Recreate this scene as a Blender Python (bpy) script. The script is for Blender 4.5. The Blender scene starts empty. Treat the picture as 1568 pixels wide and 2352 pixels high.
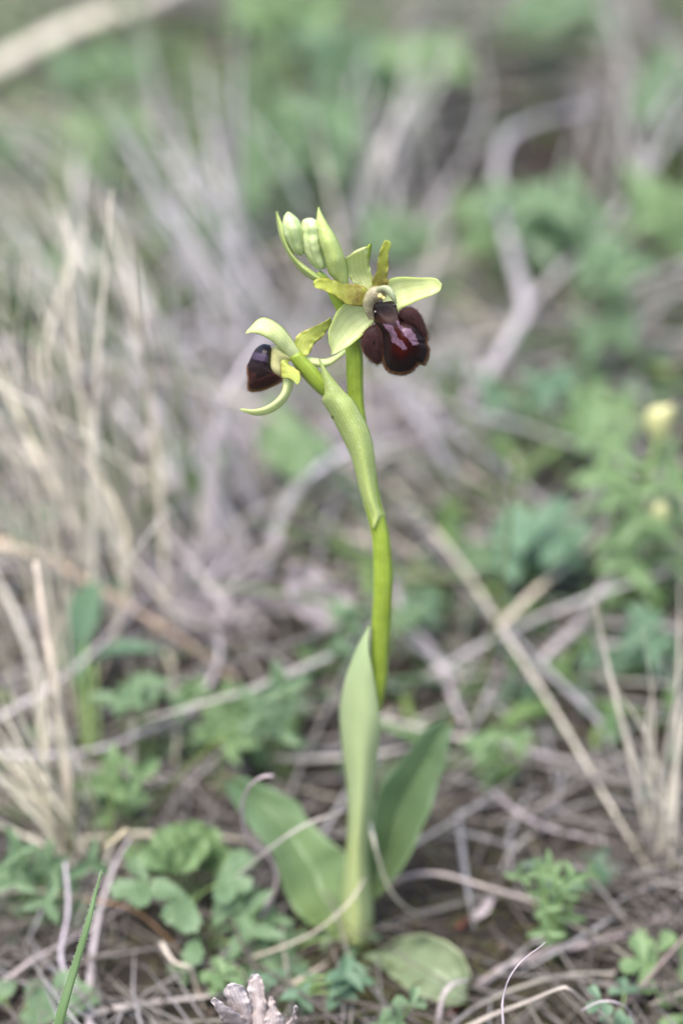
import bpy, math, random
import numpy as np
from mathutils import Vector, Matrix, noise as mnoise

# ------------------------------------------------------------------ camera
PITCH = math.radians(32.0)
LENS, SENSOR = 57.0, 22.3            # mm, vertical sensor fit
scene = bpy.context.scene
COL = scene.collection
CF = Vector((0, math.cos(PITCH), -math.sin(PITCH)))
CU = Vector((0, math.sin(PITCH), math.cos(PITCH)))
CR = Vector((1, 0, 0))
FOOT = 0.469                         # depth of the orchid's foot, m
CAM = -(CF * FOOT - CU * (1014 * SENSOR / LENS / 2352 * FOOT))    # the orchid's foot is at the origin
cam_d = bpy.data.cameras.new('camera')
cam_d.sensor_fit = 'VERTICAL'
cam_d.sensor_height = SENSOR
cam_d.sensor_width = SENSOR
cam_d.lens = LENS
cam_d.clip_start = 0.005
cam_d.clip_end = 500
cam_d.dof.use_dof = True
cam_d.dof.focus_distance = 0.402
cam_d.dof.aperture_fstop = 5.1
cam_d.dof.aperture_blades = 0
cam = bpy.data.objects.new('camera', cam_d)
COL.objects.link(cam)
cam.location = CAM
cam.rotation_euler = (math.pi / 2 - PITCH, 0, 0)
scene.camera = cam

# ------------------------------------------------------------------ light
SUN_EL, SUN_AZ = math.radians(66), math.radians(-150)
world = bpy.data.worlds.new('World')
scene.world = world
world.use_nodes = True
wn = world.node_tree
bg = wn.nodes['Background']
sky = wn.nodes.new('ShaderNodeTexSky')
sky.sky_type = 'NISHITA'
sky.sun_disc = False
sky.sun_elevation = SUN_EL
sky.sun_rotation = SUN_AZ
sky.dust_density = 3.0
wn.links.new(sky.outputs[0], bg.inputs[0])
bg.inputs[1].default_value = 0.11
sun_d = bpy.data.lights.new('sun', 'SUN')
sun_d.energy = 1.5
sun_d.angle = math.radians(35)
sun_d.color = (1.0, 0.97, 0.93)
sun = bpy.data.objects.new('sun', sun_d)
COL.objects.link(sun)
sd = Vector((math.sin(SUN_AZ) * math.cos(SUN_EL), math.cos(SUN_AZ) * math.cos(SUN_EL), math.sin(SUN_EL)))
sun.rotation_euler = (-sd).to_track_quat('-Z', 'Y').to_euler()
sun.location = sd * 3
scene.view_settings.view_transform = 'Standard'
scene.view_settings.look = 'None'
scene.view_settings.gamma = 1
scene.view_settings.use_curve_mapping = False
scene.view_settings.exposure = 2.1
scene.cycles.use_denoising = True
scene.cycles.max_bounces = 8
scene.cycles.transparent_max_bounces = 4

# ------------------------------------------------------------------ placing
# pixel measures are taken on a 1568 x 2352 view of the photograph
K = (SENSOR / LENS) / 2352.0


def ray(px, py):
    return CF + CR * ((px - 784) * K) + CU * ((1176 - py) * K)


def G(px, py, h=0.0):
    """point at height h (m) above the ground seen at a pixel"""
    d = ray(px, py)
    return CAM + d * ((h - CAM.z) / d.z)


def P(px, py, dy=0.0):
    """point in the upright plane dy millimetres behind the orchid"""
    d = ray(px, py)
    return CAM + d * ((dy / 1000.0 - CAM.y) / d.y)


def Z1(u, v):
    return (516.8 + 0.3296 * u, 447.9 + 0.3296 * v)


def Z2(u, v):
    return (689.0 + 0.2441 * u, 918.7 + 0.2441 * v)


def Z3(u, v):
    return (459.4 + 0.4028 * u, 1320.7 + 0.4028 * v)


def Z5(u, v):
    return (488.0 + 0.3662 * u, 1722.6 + 0.3662 * v)


def zz(f, pts):
    return [f(*p) for p in pts]


# ------------------------------------------------------------------ mesh helpers
class MB:
    def __init__(s):
        s.v, s.f, s.uv, s.c = [], [], [], []

    def add(s, verts, faces, uvs=None, cols=None):
        o = len(s.v)
        s.v.extend(tuple(p) for p in verts)
        s.f.extend(tuple(i + o for i in f) for f in faces)
        n = len(verts)
        s.uv.extend(uvs if uvs is not None else [(0.0, 0.0)] * n)
        if cols is None:
            cols = [(1, 1, 1, 1)] * n
        elif not hasattr(cols[0], '__len__'):
            cols = [tuple(cols)] * n
        s.c.extend(cols)

    def mesh(s, name, mat):
        me = bpy.data.meshes.new(name)
        me.from_pydata(s.v, [], s.f)
        me.polygons.foreach_set('use_smooth', [True] * len(me.polygons))
        li = np.empty(len(me.loops), dtype=np.int32)
        me.loops.foreach_get('vertex_index', li)
        uv = me.uv_layers.new(name='UVMap')
        uv.data.foreach_set('uv', np.array(s.uv, dtype=np.float32)[li].ravel())
        a = me.color_attributes.new('Col', 'FLOAT_COLOR', 'POINT')
        a.data.foreach_set('color', np.array(s.c, dtype=np.float32).ravel())
        me.materials.append(mat)
        return me

    def build(s, name, mat, parent=None):
        return put(name, s.mesh(name, mat), parent)


def put(name, data, parent=None, loc=None):
    o = bpy.data.objects.new(name, data)
    COL.objects.link(o)
    if loc is not None:
        o.location = loc
    if parent is not None:
        o.parent = parent
        lp = parent
        off = Vector((0, 0, 0))
        while lp is not None:           # meshes are written in world space; parents only carry an offset
            off += Vector(lp.location)
            lp = lp.parent
        if data is not None:
            o.location = -off if loc is None else Vector(loc) - off
    return o


def tag(o, label, cat=None, group=None, kind=None):
    if label:
        o['label'] = label
    if cat:
        o['category'] = cat
    if group:
        o['group'] = group
    if kind:
        o['kind'] = kind
    return o


def thing(name, label, cat, loc, group=None):
    o = put(name, None)
    o.location = loc
    o.empty_display_size = 0.01
    return tag(o, label, cat, group)


def resample(pts, n):
    """smooth polyline (Catmull-Rom) with n points evenly spaced along its length"""
    a = [np.array(p, dtype=float) for p in pts]
    if len(a) == 2:
        return [a[0] + (a[1] - a[0]) * i / (n - 1) for i in range(n)]
    a = [2 * a[0] - a[1]] + a + [2 * a[-1] - a[-2]]
    d = []
    for i in range(1, len(a) - 2):
        p0, p1, p2, p3 = a[i - 1:i + 3]
        for k in range(12):
            t = k / 12
            d.append(0.5 * ((2 * p1) + (-p0 + p2) * t + (2 * p0 - 5 * p1 + 4 * p2 - p3) * t * t + (-p0 + 3 * p1 - 3 * p2 + p3) * t ** 3))
    d.append(a[-2])
    d = np.array(d)
    L = np.concatenate([[0], np.cumsum(np.linalg.norm(np.diff(d, axis=0), axis=1))])
    q = np.linspace(0, L[-1], n)
    return [np.array([np.interp(x, L, d[:, k]) for k in range(d.shape[1])]) for x in q]


def lerp_list(vals, s):
    if not hasattr(vals, '__len__'):
        return vals
    x = s * (len(vals) - 1)
    i = min(int(x), len(vals) - 2)
    f = x - i
    f = f * f * (3 - 2 * f) * 0.4 + f * 0.6
    return vals[i] * (1 - f) + vals[i + 1] * f


def grid_faces(n, m, o=0, flip=False):
    fs = []
    for i in range(n - 1):
        for j in range(m - 1):
            q = (o + i * m + j, o + i * m + j + 1, o + (i + 1) * m + j + 1, o + (i + 1) * m + j)
            fs.append(q[::-1] if flip else q)
    return fs


def organ(name, L, R, dy, mat, parent, cup=0.0, tilt=0.0, thick=0.25, n=30, m=13, ripple=0.0, seed=0, mapper=P, edge=0.25, rib=0.0, fold=0.0):
    """a leaf-like organ between two edges L and R (base to tip), given real depth: cupped, tilted, rippled and thickened (mm)"""
    L = resample(L, n)
    R = resample(R, n)
    V = []
    for i in range(n):
        s = i / (n - 1)
        for j in range(m):
            t = j / (m - 1)
            b = 2 * t - 1
            x = L[i][0] * (1 - t) + R[i][0] * t
            y = L[i][1] * (1 - t) + R[i][1] * t
            d = lerp_list(dy, s) + lerp_list(tilt, s) * b - lerp_list(cup, s) * (1 - b * b)
            d += lerp_list(fold, s) * (1 - abs(b))
            if rib:
                d += rib * math.exp(-(b / 0.12) ** 2)
            if ripple:
                d += ripple * abs(b) ** 1.5 * (mnoise.noise((s * 9 + seed * 7.3, b * 1.3, seed)) * 2)
                x += ripple * 9 * abs(b) ** 3 * mnoise.noise((s * 14 + seed * 3.1, b, seed + 5.5))
            V.append(mapper(x, y, d))
    # normals
    nr = []
    for i in range(n):
        for j in range(m):
            a = V[min(i + 1, n - 1) * m + j] - V[max(i - 1, 0) * m + j]
            b = V[i * m + min(j + 1, m - 1)] - V[i * m + max(j - 1, 0)]
            c = a.cross(b)
            nr.append(c.normalized() if c.length > 1e-12 else Vector((0, -1, 0)))
    if sum(v.y for v in nr) > 0:
        nr = [-v for v in nr]
    W = []
    uv = []
    for i in range(n):
        for j in range(m):
            b = 2 * j / (m - 1) - 1
            th = thick / 1000 * (edge + (1 - edge) * (1 - b * b))
            W.append(V[i * m + j] - nr[i * m + j] * th)
            uv.append((i / (n - 1), j / (m - 1)))
    mb = MB()
    o = n * m
    fs = grid_faces(n, m) + grid_faces(n, m, o, True)
    rim = [j for j in range(m)] + [i * m + m - 1 for i in range(1, n)] + [(n - 1) * m + j for j in range(m - 2, -1, -1)] + [i * m for i in range(n - 2, 0, -1)]
    for k in range(len(rim)):
        a, b = rim[k], rim[(k + 1) % len(rim)]
        fs.append((b, a, a + o, b + o))
    mb.add(V + W, fs, uv + uv)
    ob = mb.build(name, mat, parent)
    return ob


def body(name, L, R, dy, mat, parent, depth=1.0, n=34, sides=20, lobes=0, lobe_amp=0.0, close=True, mapper=P, seed=0, lumps=0.0):
    """a solid between two edges: every cross-section an ellipse, depth = its depth over its width"""
    L = resample(L, n)
    R = resample(R, n)
    V, uv = [], []
    for i in range(n):
        s = i / (n - 1)
        c = (L[i] + R[i]) / 2
        h = (R[i] - L[i]) / 2
        rm = np.linalg.norm(h) * 0.0665 * 1.06          # mm
        for k in range(sides):
            a = 2 * math.pi * k / sides
            q = 1 + lobe_amp * math.cos(lobes * a + seed) if lobes else 1
            if lumps:
                q *= 1 + lumps * mnoise.noise((s * 7, 2 * math.cos(a) + seed * 5, 2 * math.sin(a)))
            x = c + h * math.cos(a) * q
            V.append(mapper(x[0], x[1], lerp_list(dy, s) - rm * lerp_list(depth, s) * math.sin(a) * q))
            uv.append((s, k / sides))
    fs = []
    for i in range(n - 1):
        for k in range(sides):
            k2 = (k + 1) % sides
            fs.append((i * sides + k, i * sides + k2, (i + 1) * sides + k2, (i + 1) * sides + k))
    fs.append(tuple(range(sides - 1, -1, -1)))
    fs.append(tuple((n - 1) * sides + k for k in range(sides)))
    mb = MB()
    mb.add(V, fs, uv)
    return mb.build(name, mat, parent)


def tube(mb, pts, width, thick=None, sides=6, n=None, twist=0.0, col=(1, 1, 1, 1), prof=None, seed=0.0, up=(0, 0, 1)):
    """a stalk or blade along world points (m); width and thick in mm, flattened when thick < width"""
    pts = [tuple(p) for p in pts]
    n = n or max(6, len(pts) * 3)
    C = [Vector(p) for p in resample(pts, n)]
    thick = thick or width
    V, uv = [], []
    upv = Vector(up)
    for i, c in enumerate(C):
        s = i / (n - 1)
        t = (C[min(i + 1, n - 1)] - C[max(i - 1, 0)])
        t = t.normalized() if t.length > 1e-9 else Vector((0, 0, 1))
        side = t.cross(upv)
        if side.length < 0.05:
            side = t.cross(Vector((0.3, 1, 0)))
        side.normalize()
        nn = side.cross(t)
        w = prof(s) if prof else 1.0
        w *= 1 + 0.12 * mnoise.noise((s * 6 + seed, seed * 1.7, 0.3))
        ca, sa = math.cos(twist * s), math.sin(twist * s)
        for k in range(sides):
            a = 2 * math.pi * (k + 0.5) / sides
            x, y = math.cos(a) * width / 2000 * w, math.sin(a) * thick / 2000 * w
            V.append(c + side * (x * ca - y * sa) + nn * (x * sa + y * ca))
            uv.append((s, k / sides))
    fs = []
    for i in range(n - 1):
        for k in range(sides):
            k2 = (k + 1) % sides
            fs.append((i * sides + k, i * sides + k2, (i + 1) * sides + k2, (i + 1) * sides + k))
    fs.append(tuple(range(sides - 1, -1, -1)))
    fs.append(tuple((n - 1) * sides + k for k in range(sides)))
    mb.add(V, fs, uv, [col] * len(V))


def taper(s):
    return max(0.06, (0.75 + 0.25 * min(1, s * 6)) * (1 - max(0, (s - 0.35) / 0.65) ** 1.7 * 0.93))


def stalkprof(s):
    return 1 - 0.35 * s


# ------------------------------------------------------------------ materials
def new_mat(name):
    m = bpy.data.materials.new(name)
    m.use_nodes = True
    nt = m.node_tree
    b = nt.nodes['Principled BSDF']
    return m, nt, b


def N(nt, typ, **kw):
    n = nt.nodes.new(typ)
    for k, v in kw.items():
        if k in n.inputs.keys() if isinstance(k, str) else False:
            n.inputs[k].default_value = v
        else:
            setattr(n, k, v)
    return n


def mixc(nt, fac, a, b, blend='MIX'):
    n = nt.nodes.new('ShaderNodeMix')
    n.data_type = 'RGBA'
    n.blend_type = blend
    for sock, val in ((n.inputs[0], fac), (n.inputs[6], a), (n.inputs[7], b)):
        if hasattr(val, 'is_linked'):
            nt.links.new(val, sock)
        elif hasattr(val, '__len__'):
            sock.default_value = tuple(val) + ((1.0,) if len(val) == 3 else ())
        else:
            sock.default_value = val
    return n.outputs[2]


def ramp(nt, src, stops, ease='LINEAR'):
    r = nt.nodes.new('ShaderNodeValToRGB')
    r.color_ramp.interpolation = ease
    e = r.color_ramp.elements
    while len(e) < len(stops):
        e.new(0.5)
    for el, (p, c) in zip(e, stops):
        el.position = p
        el.color = (c, c, c, 1) if not hasattr(c, '__len__') else tuple(c) + (1,)
    nt.links.new(src, r.inputs[0])
    return r.outputs[0]


def noise_tex(nt, scale, detail=3, rough=0.55, coord='Object'):
    t = nt.nodes.new('ShaderNodeTexCoord')
    n = nt.nodes.new('ShaderNodeTexNoise')
    n.inputs['Scale'].default_value = scale
    n.inputs['Detail'].default_value = detail
    n.inputs['Roughness'].default_value = rough
    nt.links.new(t.outputs[coord], n.inputs['Vector'])
    return n.outputs[0]


def translucent(nt, b, color, fac):
    """thin living tissue lets light through"""
    tr = nt.nodes.new('ShaderNodeBsdfTranslucent')
    mx = nt.nodes.new('ShaderNodeMixShader')
    mx.inputs[0].default_value = fac
    nt.links.new(color, tr.inputs[0])
    nt.links.new(b.outputs[0], mx.inputs[1])
    nt.links.new(tr.outputs[0], mx.inputs[2])
    nt.links.new(mx.outputs[0], nt.nodes['Material Output'].inputs[0])


def uv_axes(nt):
    t = nt.nodes.new('ShaderNodeTexCoord')
    s = nt.nodes.new('ShaderNodeSeparateXYZ')
    nt.links.new(t.outputs['UV'], s.inputs[0])
    return s.outputs[0], s.outputs[1]


def tissue(name, base, tip=None, alt=None, vein=None, veins=7, vein_fac=0.5, rough=0.45, trans=0.3, root=None, root_end=0.5, edgec=None, speck=0.0, nscale=500, bump=0.15, edge_w=0.1, wear=None):
    """petal, bract and leaf tissue: colour runs base to tip, veins run lengthwise, pigment mottles"""
    m, nt, b = new_mat(name)
    U, Vv = uv_axes(nt)
    c = mixc(nt, U, base, tip or base)
    if root:
        c = mixc(nt, ramp(nt, U, [(0, 1), (root_end, 0)], 'EASE'), c, root)
    nz = noise_tex(nt, nscale, 4)
    if alt:
        c = mixc(nt, ramp(nt, nz, [(0.35, 0), (0.68, 1)]), c, alt)
    if edgec:
        w = nt.nodes.new('ShaderNodeMath'); w.operation = 'PINGPONG'
        nt.links.new(Vv, w.inputs[0]); w.inputs[1].default_value = 0.5
        c = mixc(nt, ramp(nt, w.outputs[0], [(0, 1), (edge_w, 0)]), c, edgec)
    bh = nz
    if vein:
        mu = nt.nodes.new('ShaderNodeMath'); mu.operation = 'MULTIPLY'
        nt.links.new(Vv, mu.inputs[0]); mu.inputs[1].default_value = veins
        # veins wander a little
        wob = nt.nodes.new('ShaderNodeMath'); wob.operation = 'MULTIPLY_ADD'
        nt.links.new(noise_tex(nt, nscale * 0.5, 2), wob.inputs[0]); wob.inputs[1].default_value = 0.5
        nt.links.new(mu.outputs[0], wob.inputs[2])
        pp = nt.nodes.new('ShaderNodeMath'); pp.operation = 'PINGPONG'
        nt.links.new(wob.outputs[0], pp.inputs[0]); pp.inputs[1].default_value = 0.5
        vf = ramp(nt, pp.outputs[0], [(0.0, vein_fac), (0.22, 0.0)])
        c = mixc(nt, vf, c, vein)
    if wear:
        c = mixc(nt, ramp(nt, U, [(0.93, 0), (0.985, 0.8)]), c, wear)
        c = mixc(nt, ramp(nt, noise_tex(nt, 380, 3), [(0.66, 0), (0.74, 0.55)]), c, wear)
    if speck:
        n2 = noise_tex(nt, nscale * 7, 2)
        c = mixc(nt, ramp(nt, n2, [(0.55, 0), (0.75, speck)]), c, (0.85, 0.9, 0.75))
    nt.links.new(c, b.inputs['Base Color'])
    b.inputs['Roughness'].default_value = rough
    b.inputs['Specular IOR Level'].default_value = 0.35
    if bump:
        bp = nt.nodes.new('ShaderNodeBump')
        bp.inputs['Strength'].default_value = bump
        bp.inputs['Distance'].default_value = 0.0002
        nt.links.new(bh, bp.inputs['Height'])
        nt.links.new(bp.outputs[0], b.inputs['Normal'])
    if trans:
        translucent(nt, b, c, trans)
    return m


def attr_mat(name, rough=0.7, trans=0.0, grain=1500, streak=0.35, sheen=0.0, spec=0.3, hue=None, tone=1.0):
    """colour per blade from the mesh, with fine lengthwise streaks"""
    m, nt, b = new_mat(name)
    a = nt.nodes.new('ShaderNodeAttribute'); a.attribute_name = 'Col'
    U, Vv = uv_axes(nt)
    cmb = nt.nodes.new('ShaderNodeCombineXYZ')
    for src, i, k in ((U, 0, 14.0), (Vv, 1, 9.0)):
        mu = nt.nodes.new('ShaderNodeMath'); mu.operation = 'MULTIPLY'; mu.inputs[1].default_value = k
        nt.links.new(src, mu.inputs[0]); nt.links.new(mu.outputs[0], cmb.inputs[i])
    nz = nt.nodes.new('ShaderNodeTexNoise'); nz.inputs['Scale'].default_value = 1.0; nz.inputs['Detail'].default_value = 4
    nt.links.new(cmb.outputs[0], nz.inputs['Vector'])
    f = ramp(nt, nz.outputs[0], [(0.3, (1 - streak) * tone), (0.7, tone)])
    c = mixc(nt, 1.0, a.outputs['Color'], f, 'MULTIPLY')
    n3 = noise_tex(nt, 120, 3)
    c = mixc(nt, ramp(nt, n3, [(0.4, 0), (0.75, 0.45)]), c, hue or (0.12, 0.10, 0.085))
    nt.links.new(c, b.inputs['Base Color'])
    b.inputs['Roughness'].default_value = rough
    b.inputs['Specular IOR Level'].default_value = spec
    if trans:
        translucent(nt, b, c, trans)
    return m


M = {}
M['stem'] = tissue('stem_green', (0.18, 0.24, 0.022), (0.24, 0.32, 0.04), alt=(0.15, 0.205, 0.02), vein=(0.28, 0.36, 0.06), veins=11, vein_fac=0.3, rough=0.45, trans=0.0, nscale=250, speck=0.06)
M['bract'] = tissue('bract_green', (0.47, 0.54, 0.17), (0.49, 0.56, 0.22), alt=(0.42, 0.50, 0.16), vein=(0.30, 0.38, 0.05), veins=9, vein_fac=0.55, trans=0.28, speck=0.35, nscale=400)
M['bud'] = tissue('bud_green', (0.40, 0.47, 0.18), (0.50, 0.57, 0.29), alt=(0.33, 0.41, 0.17), vein=(0.20, 0.29, 0.07), veins=6, vein_fac=0.6, trans=0.1, speck=0.3, nscale=350, bump=0.5)
M['sepal'] = tissue('sepal_pale', (0.66, 0.69, 0.38), (0.62, 0.66, 0.28), alt=(0.60, 0.65, 0.31), vein=(0.40, 0.48, 0.14), veins=5, vein_fac=0.32, trans=0.42, edgec=(0.46, 0.54, 0.14), speck=0.25, nscale=350)
M['petal'] = tissue('petal_olive', (0.37, 0.40, 0.055), (0.48, 0.55, 0.09), alt=(0.36, 0.38, 0.06), root=(0.17, 0.10, 0.03), root_end=0.85, edgec=(0.36, 0.28, 0.05), vein=(0.28, 0.24, 0.04), veins=5, vein_fac=0.45, trans=0.4, speck=0.2, nscale=500, edge_w=0.07)
M['petal_plain'] = tissue('petal_yellow', (0.50, 0.55, 0.13), (0.54, 0.60, 0.15), alt=(0.46, 0.49, 0.11), edgec=(0.42, 0.32, 0.07), vein=(0.36, 0.33, 0.05), veins=5, vein_fac=0.45, trans=0.4, speck=0.2, nscale=500, edge_w=0.07)
M['column'] = tissue('column_cream', (0.46, 0.42, 0.22), (0.24, 0.22, 0.14), alt=(0.25, 0.19, 0.12), trans=0.15, nscale=450, bump=0.4, speck=0.3)
M['column_yellow'] = tissue('column_side', (0.56, 0.56, 0.22), (0.60, 0.54, 0.26), alt=(0.50, 0.46, 0.18), trans=0.25, nscale=450, bump=0.3, speck=0.2)
M['column_pale'] = tissue('column_hood_pale', (0.24, 0.22, 0.14), (0.36, 0.43, 0.23), alt=(0.24, 0.27, 0.13), trans=0.15, nscale=450, bump=0.3, speck=0.3)
M['anther'] = tissue('anther_yellow', (0.58, 0.47, 0.16), trans=0.1, nscale=500)
M['leaf'] = tissue('orchid_leaf', (0.135, 0.19, 0.06), (0.085, 0.145, 0.08), alt=(0.10, 0.155, 0.07), vein=(0.16, 0.22, 0.11), veins=13, vein_fac=0.6, rough=0.42, trans=0.18, nscale=60, bump=0.2, wear=(0.12, 0.085, 0.05))
M['sheath'] = tissue('sheath_leaf', (0.44, 0.47, 0.16), (0.34, 0.44, 0.25), alt=(0.42, 0.49, 0.26), vein=(0.23, 0.32, 0.10), veins=14, vein_fac=0.5, rough=0.42, trans=0.3, nscale=60)
M['ground_leaf'] = tissue('orchid_ground_leaf', (0.10, 0.14, 0.085), (0.20, 0.22, 0.12), alt=(0.14, 0.18, 0.10), vein=(0.15, 0.20, 0.10), veins=9, vein_fac=0.35, rough=0.45, trans=0.15, nscale=60, edgec=(0.20, 0.22, 0.12), edge_w=0.05)
M['straw'] = attr_mat('dry_straw', 0.62, tone=0.88)
M['litter'] = attr_mat('dry_litter', 0.75, tone=0.75)
M['blade'] = attr_mat('green_blade', 0.5, trans=0.25, streak=0.25, hue=(0.10, 0.16, 0.05), tone=0.85)
M['herb'] = tissue('herb_leaf', (0.105, 0.165, 0.085), (0.135, 0.195, 0.105), alt=(0.075, 0.135, 0.06), vein=(0.16, 0.23, 0.12), veins=1, vein_fac=0.5, rough=0.5, trans=0.28, nscale=120, edgec=(0.20, 0.29, 0.15), edge_w=0.06)
M['herb_bright'] = tissue('herb_leaf_bright', (0.12, 0.19, 0.08), (0.145, 0.22, 0.095), alt=(0.095, 0.155, 0.065), vein=(0.19, 0.28, 0.12), veins=1, vein_fac=0.5, rough=0.5, trans=0.3, nscale=120, edgec=(0.26, 0.38, 0.16), edge_w=0.06)
M['herb_blue'] = tissue('herb_leaf_bluish', (0.08, 0.135, 0.08), (0.10, 0.16, 0.095), alt=(0.065, 0.125, 0.065), vein=(0.16, 0.25, 0.16), veins=1, vein_fac=0.4, rough=0.5, trans=0.25, nscale=120, edgec=(0.17, 0.26, 0.16), edge_w=0.06)
M['herb_stem'] = tissue('herb_stem', (0.17, 0.24, 0.08), (0.18, 0.27, 0.09), trans=0.0, nscale=200)
M['yellow'] = tissue('yellow_petal', (0.42, 0.48, 0.20), (0.66, 0.58, 0.30), alt=(0.55, 0.55, 0.28), trans=0.3, nscale=150)
M['capsule'] = tissue('dry_capsule', (0.34, 0.28, 0.27), (0.50, 0.44, 0.44), alt=(0.28, 0.22, 0.20), vein=(0.18, 0.12, 0.10), veins=6, vein_fac=0.5, rough=0.8, trans=0.1, nscale=300, bump=0.8, speck=0.3)
M['red'] = tissue('red_leaf', (0.28, 0.06, 0.05), (0.25, 0.12, 0.08), alt=(0.18, 0.05, 0.04), rough=0.6, trans=0.2, nscale=150)
M['dead_leaf'] = tissue('dead_leaf', (0.50, 0.44, 0.46), (0.56, 0.50, 0.53), alt=(0.32, 0.26, 0.25), vein=(0.26, 0.20, 0.19), veins=5, vein_fac=0.5, rough=0.75, trans=0.15, nscale=90, bump=0.5)


def lip_mat():
    """velvet maroon with a bare glossy grey-violet mark; colour and mark come from the mesh"""
    m, nt, b = new_mat('lip_velvet')
    a = nt.nodes.new('ShaderNodeAttribute'); a.attribute_name = 'Col'
    nz = noise_tex(nt, 900, 4)
    c = mixc(nt, ramp(nt, nz, [(0.35, 0.0), (0.7, 0.35)]), a.outputs['Color'], (0.010, 0.002, 0.003))
    nt.links.new(c, b.inputs['Base Color'])
    r = nt.nodes.new('ShaderNodeMapRange')
    r.inputs[3].default_value = 0.7; r.inputs[4].default_value = 0.14
    nt.links.new(a.outputs['Alpha'], r.inputs[0])
    nt.links.new(r.outputs[0], b.inputs['Roughness'])
    b.inputs['Specular IOR Level'].default_value = 0.3
    b.inputs['Sheen Weight'].default_value = 0.0
    b.inputs['Sheen Tint'].default_value = (0.5, 0.22, 0.2, 1)
    bp = nt.nodes.new('ShaderNodeBump'); bp.inputs['Strength'].default_value = 0.12; bp.inputs['Distance'].default_value = 0.0002
    nt.links.new(nz, bp.inputs['Height']); nt.links.new(bp.outputs[0], b.inputs['Normal'])
    return m


M['lip'] = lip_mat()
M['hair'] = attr_mat('lip_hair', 0.8, streak=0.1, spec=0.1, hue=(0.05, 0.02, 0.018))
me_, nt_, b_ = new_mat('glossy_eye')
b_.inputs['Base Color'].default_value = (0.012, 0.006, 0.008, 1); b_.inputs['Roughness'].default_value = 0.12
M['eye'] = me_


def ground_mat():
    m, nt, b = new_mat('soil_and_moss')
    n1 = noise_tex(nt, 9, 6, 0.6)
    n2 = noise_tex(nt, 70, 5, 0.65)
    n3 = noise_tex(nt, 400, 3, 0.6)
    c = mixc(nt, ramp(nt, n2, [(0.35, 0), (0.65, 1)]), (0.012, 0.0095, 0.008), (0.030, 0.024, 0.019))
    c = mixc(nt, ramp(nt, n1, [(0.48, 0), (0.62, 0.75)]), c, (0.045, 0.042, 0.012))
    c = mixc(nt, ramp(nt, n3, [(0.52, 0), (0.72, 0.5)]), c, (0.06, 0.05, 0.042))
    # far off, the turf blends into dry straw and green
    g = nt.nodes.new('ShaderNodeNewGeometry')
    s = nt.nodes.new('ShaderNodeVectorMath'); s.operation = 'LENGTH'
    nt.links.new(g.outputs['Position'], s.inputs[0])
    far = nt.nodes.new('ShaderNodeMapRange'); far.inputs[1].default_value = 1.2; far.inputs[2].default_value = 2.5
    nt.links.new(s.outputs['Value'], far.inputs[0])
    turf = mixc(nt, ramp(nt, noise_tex(nt, 14, 5), [(0.42, 0), (0.6, 1)]), (0.30, 0.27, 0.23), (0.11, 0.17, 0.07))
    c = mixc(nt, far.outputs[0], c, turf)
    nt.links.new(c, b.inputs['Base Color'])
    b.inputs['Roughness'].default_value = 0.9
    b.inputs['Specular IOR Level'].default_value = 0.2
    bp = nt.nodes.new('ShaderNodeBump'); bp.inputs['Strength'].default_value = 0.9; bp.inputs['Distance'].default_value = 0.002
    nt.links.new(n3, bp.inputs['Height']); nt.links.new(bp.outputs[0], b.inputs['Normal'])
    return m


# ------------------------------------------------------------------ ground
def gz(x, y):
    """height of the soil"""
    r = math.hypot(x, y)
    k = min(1.0, r / 0.05)
    z = 0.006 * k * mnoise.noise((x * 14, y * 14, 1.7)) + 0.003 * k * mnoise.noise((x * 45, y * 45, 4.2))
    q = G(1340, 410)
    d2 = ((x - q.x) / 0.045) ** 2 + ((y - q.y) / 0.07) ** 2
    z -= 0.05 * math.exp(-d2 * d2)                         # hollow under the arched twig
    if r > 1.5:
        z += (r - 1.5) * 0.02 * mnoise.noise((x * 0.15, y * 0.15, 9.1))
    return z


def build_ground():
    mb = MB()
    ax = np.concatenate([-np.geomspace(0.45, 200, 30)[::-1], np.linspace(-0.44, 0.44, 120), np.geomspace(0.45, 200, 30)])
    ay = np.concatenate([-np.geomspace(0.5, 200, 26)[::-1], np.linspace(-0.49, 1.1, 190), np.geomspace(1.12, 200, 34)])
    V = [(x, y, gz(x, y)) for y in ay for x in ax]
    mb.add(V, grid_faces(len(ay), len(ax)))
    o = mb.build('ground', ground_mat())
    tag(o, 'dark brown soil with moss under dry litter', None, kind='structure')


build_ground()


def onto(p, h=0.0):
    return Vector((p.x, p.y, gz(p.x, p.y) + h))


# ------------------------------------------------------------------ the orchid
orchid = thing('orchid', 'single spider orchid in bloom with dark maroon lips on a pale green stem', 'orchid', (0, 0, 0))


def edges(f, pts):
    """pts of (left_u, left_v, right_u, right_v)"""
    return [f(a, b) for a, b, c, d in pts], [f(c, d) for a, b, c, d in pts]


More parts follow.
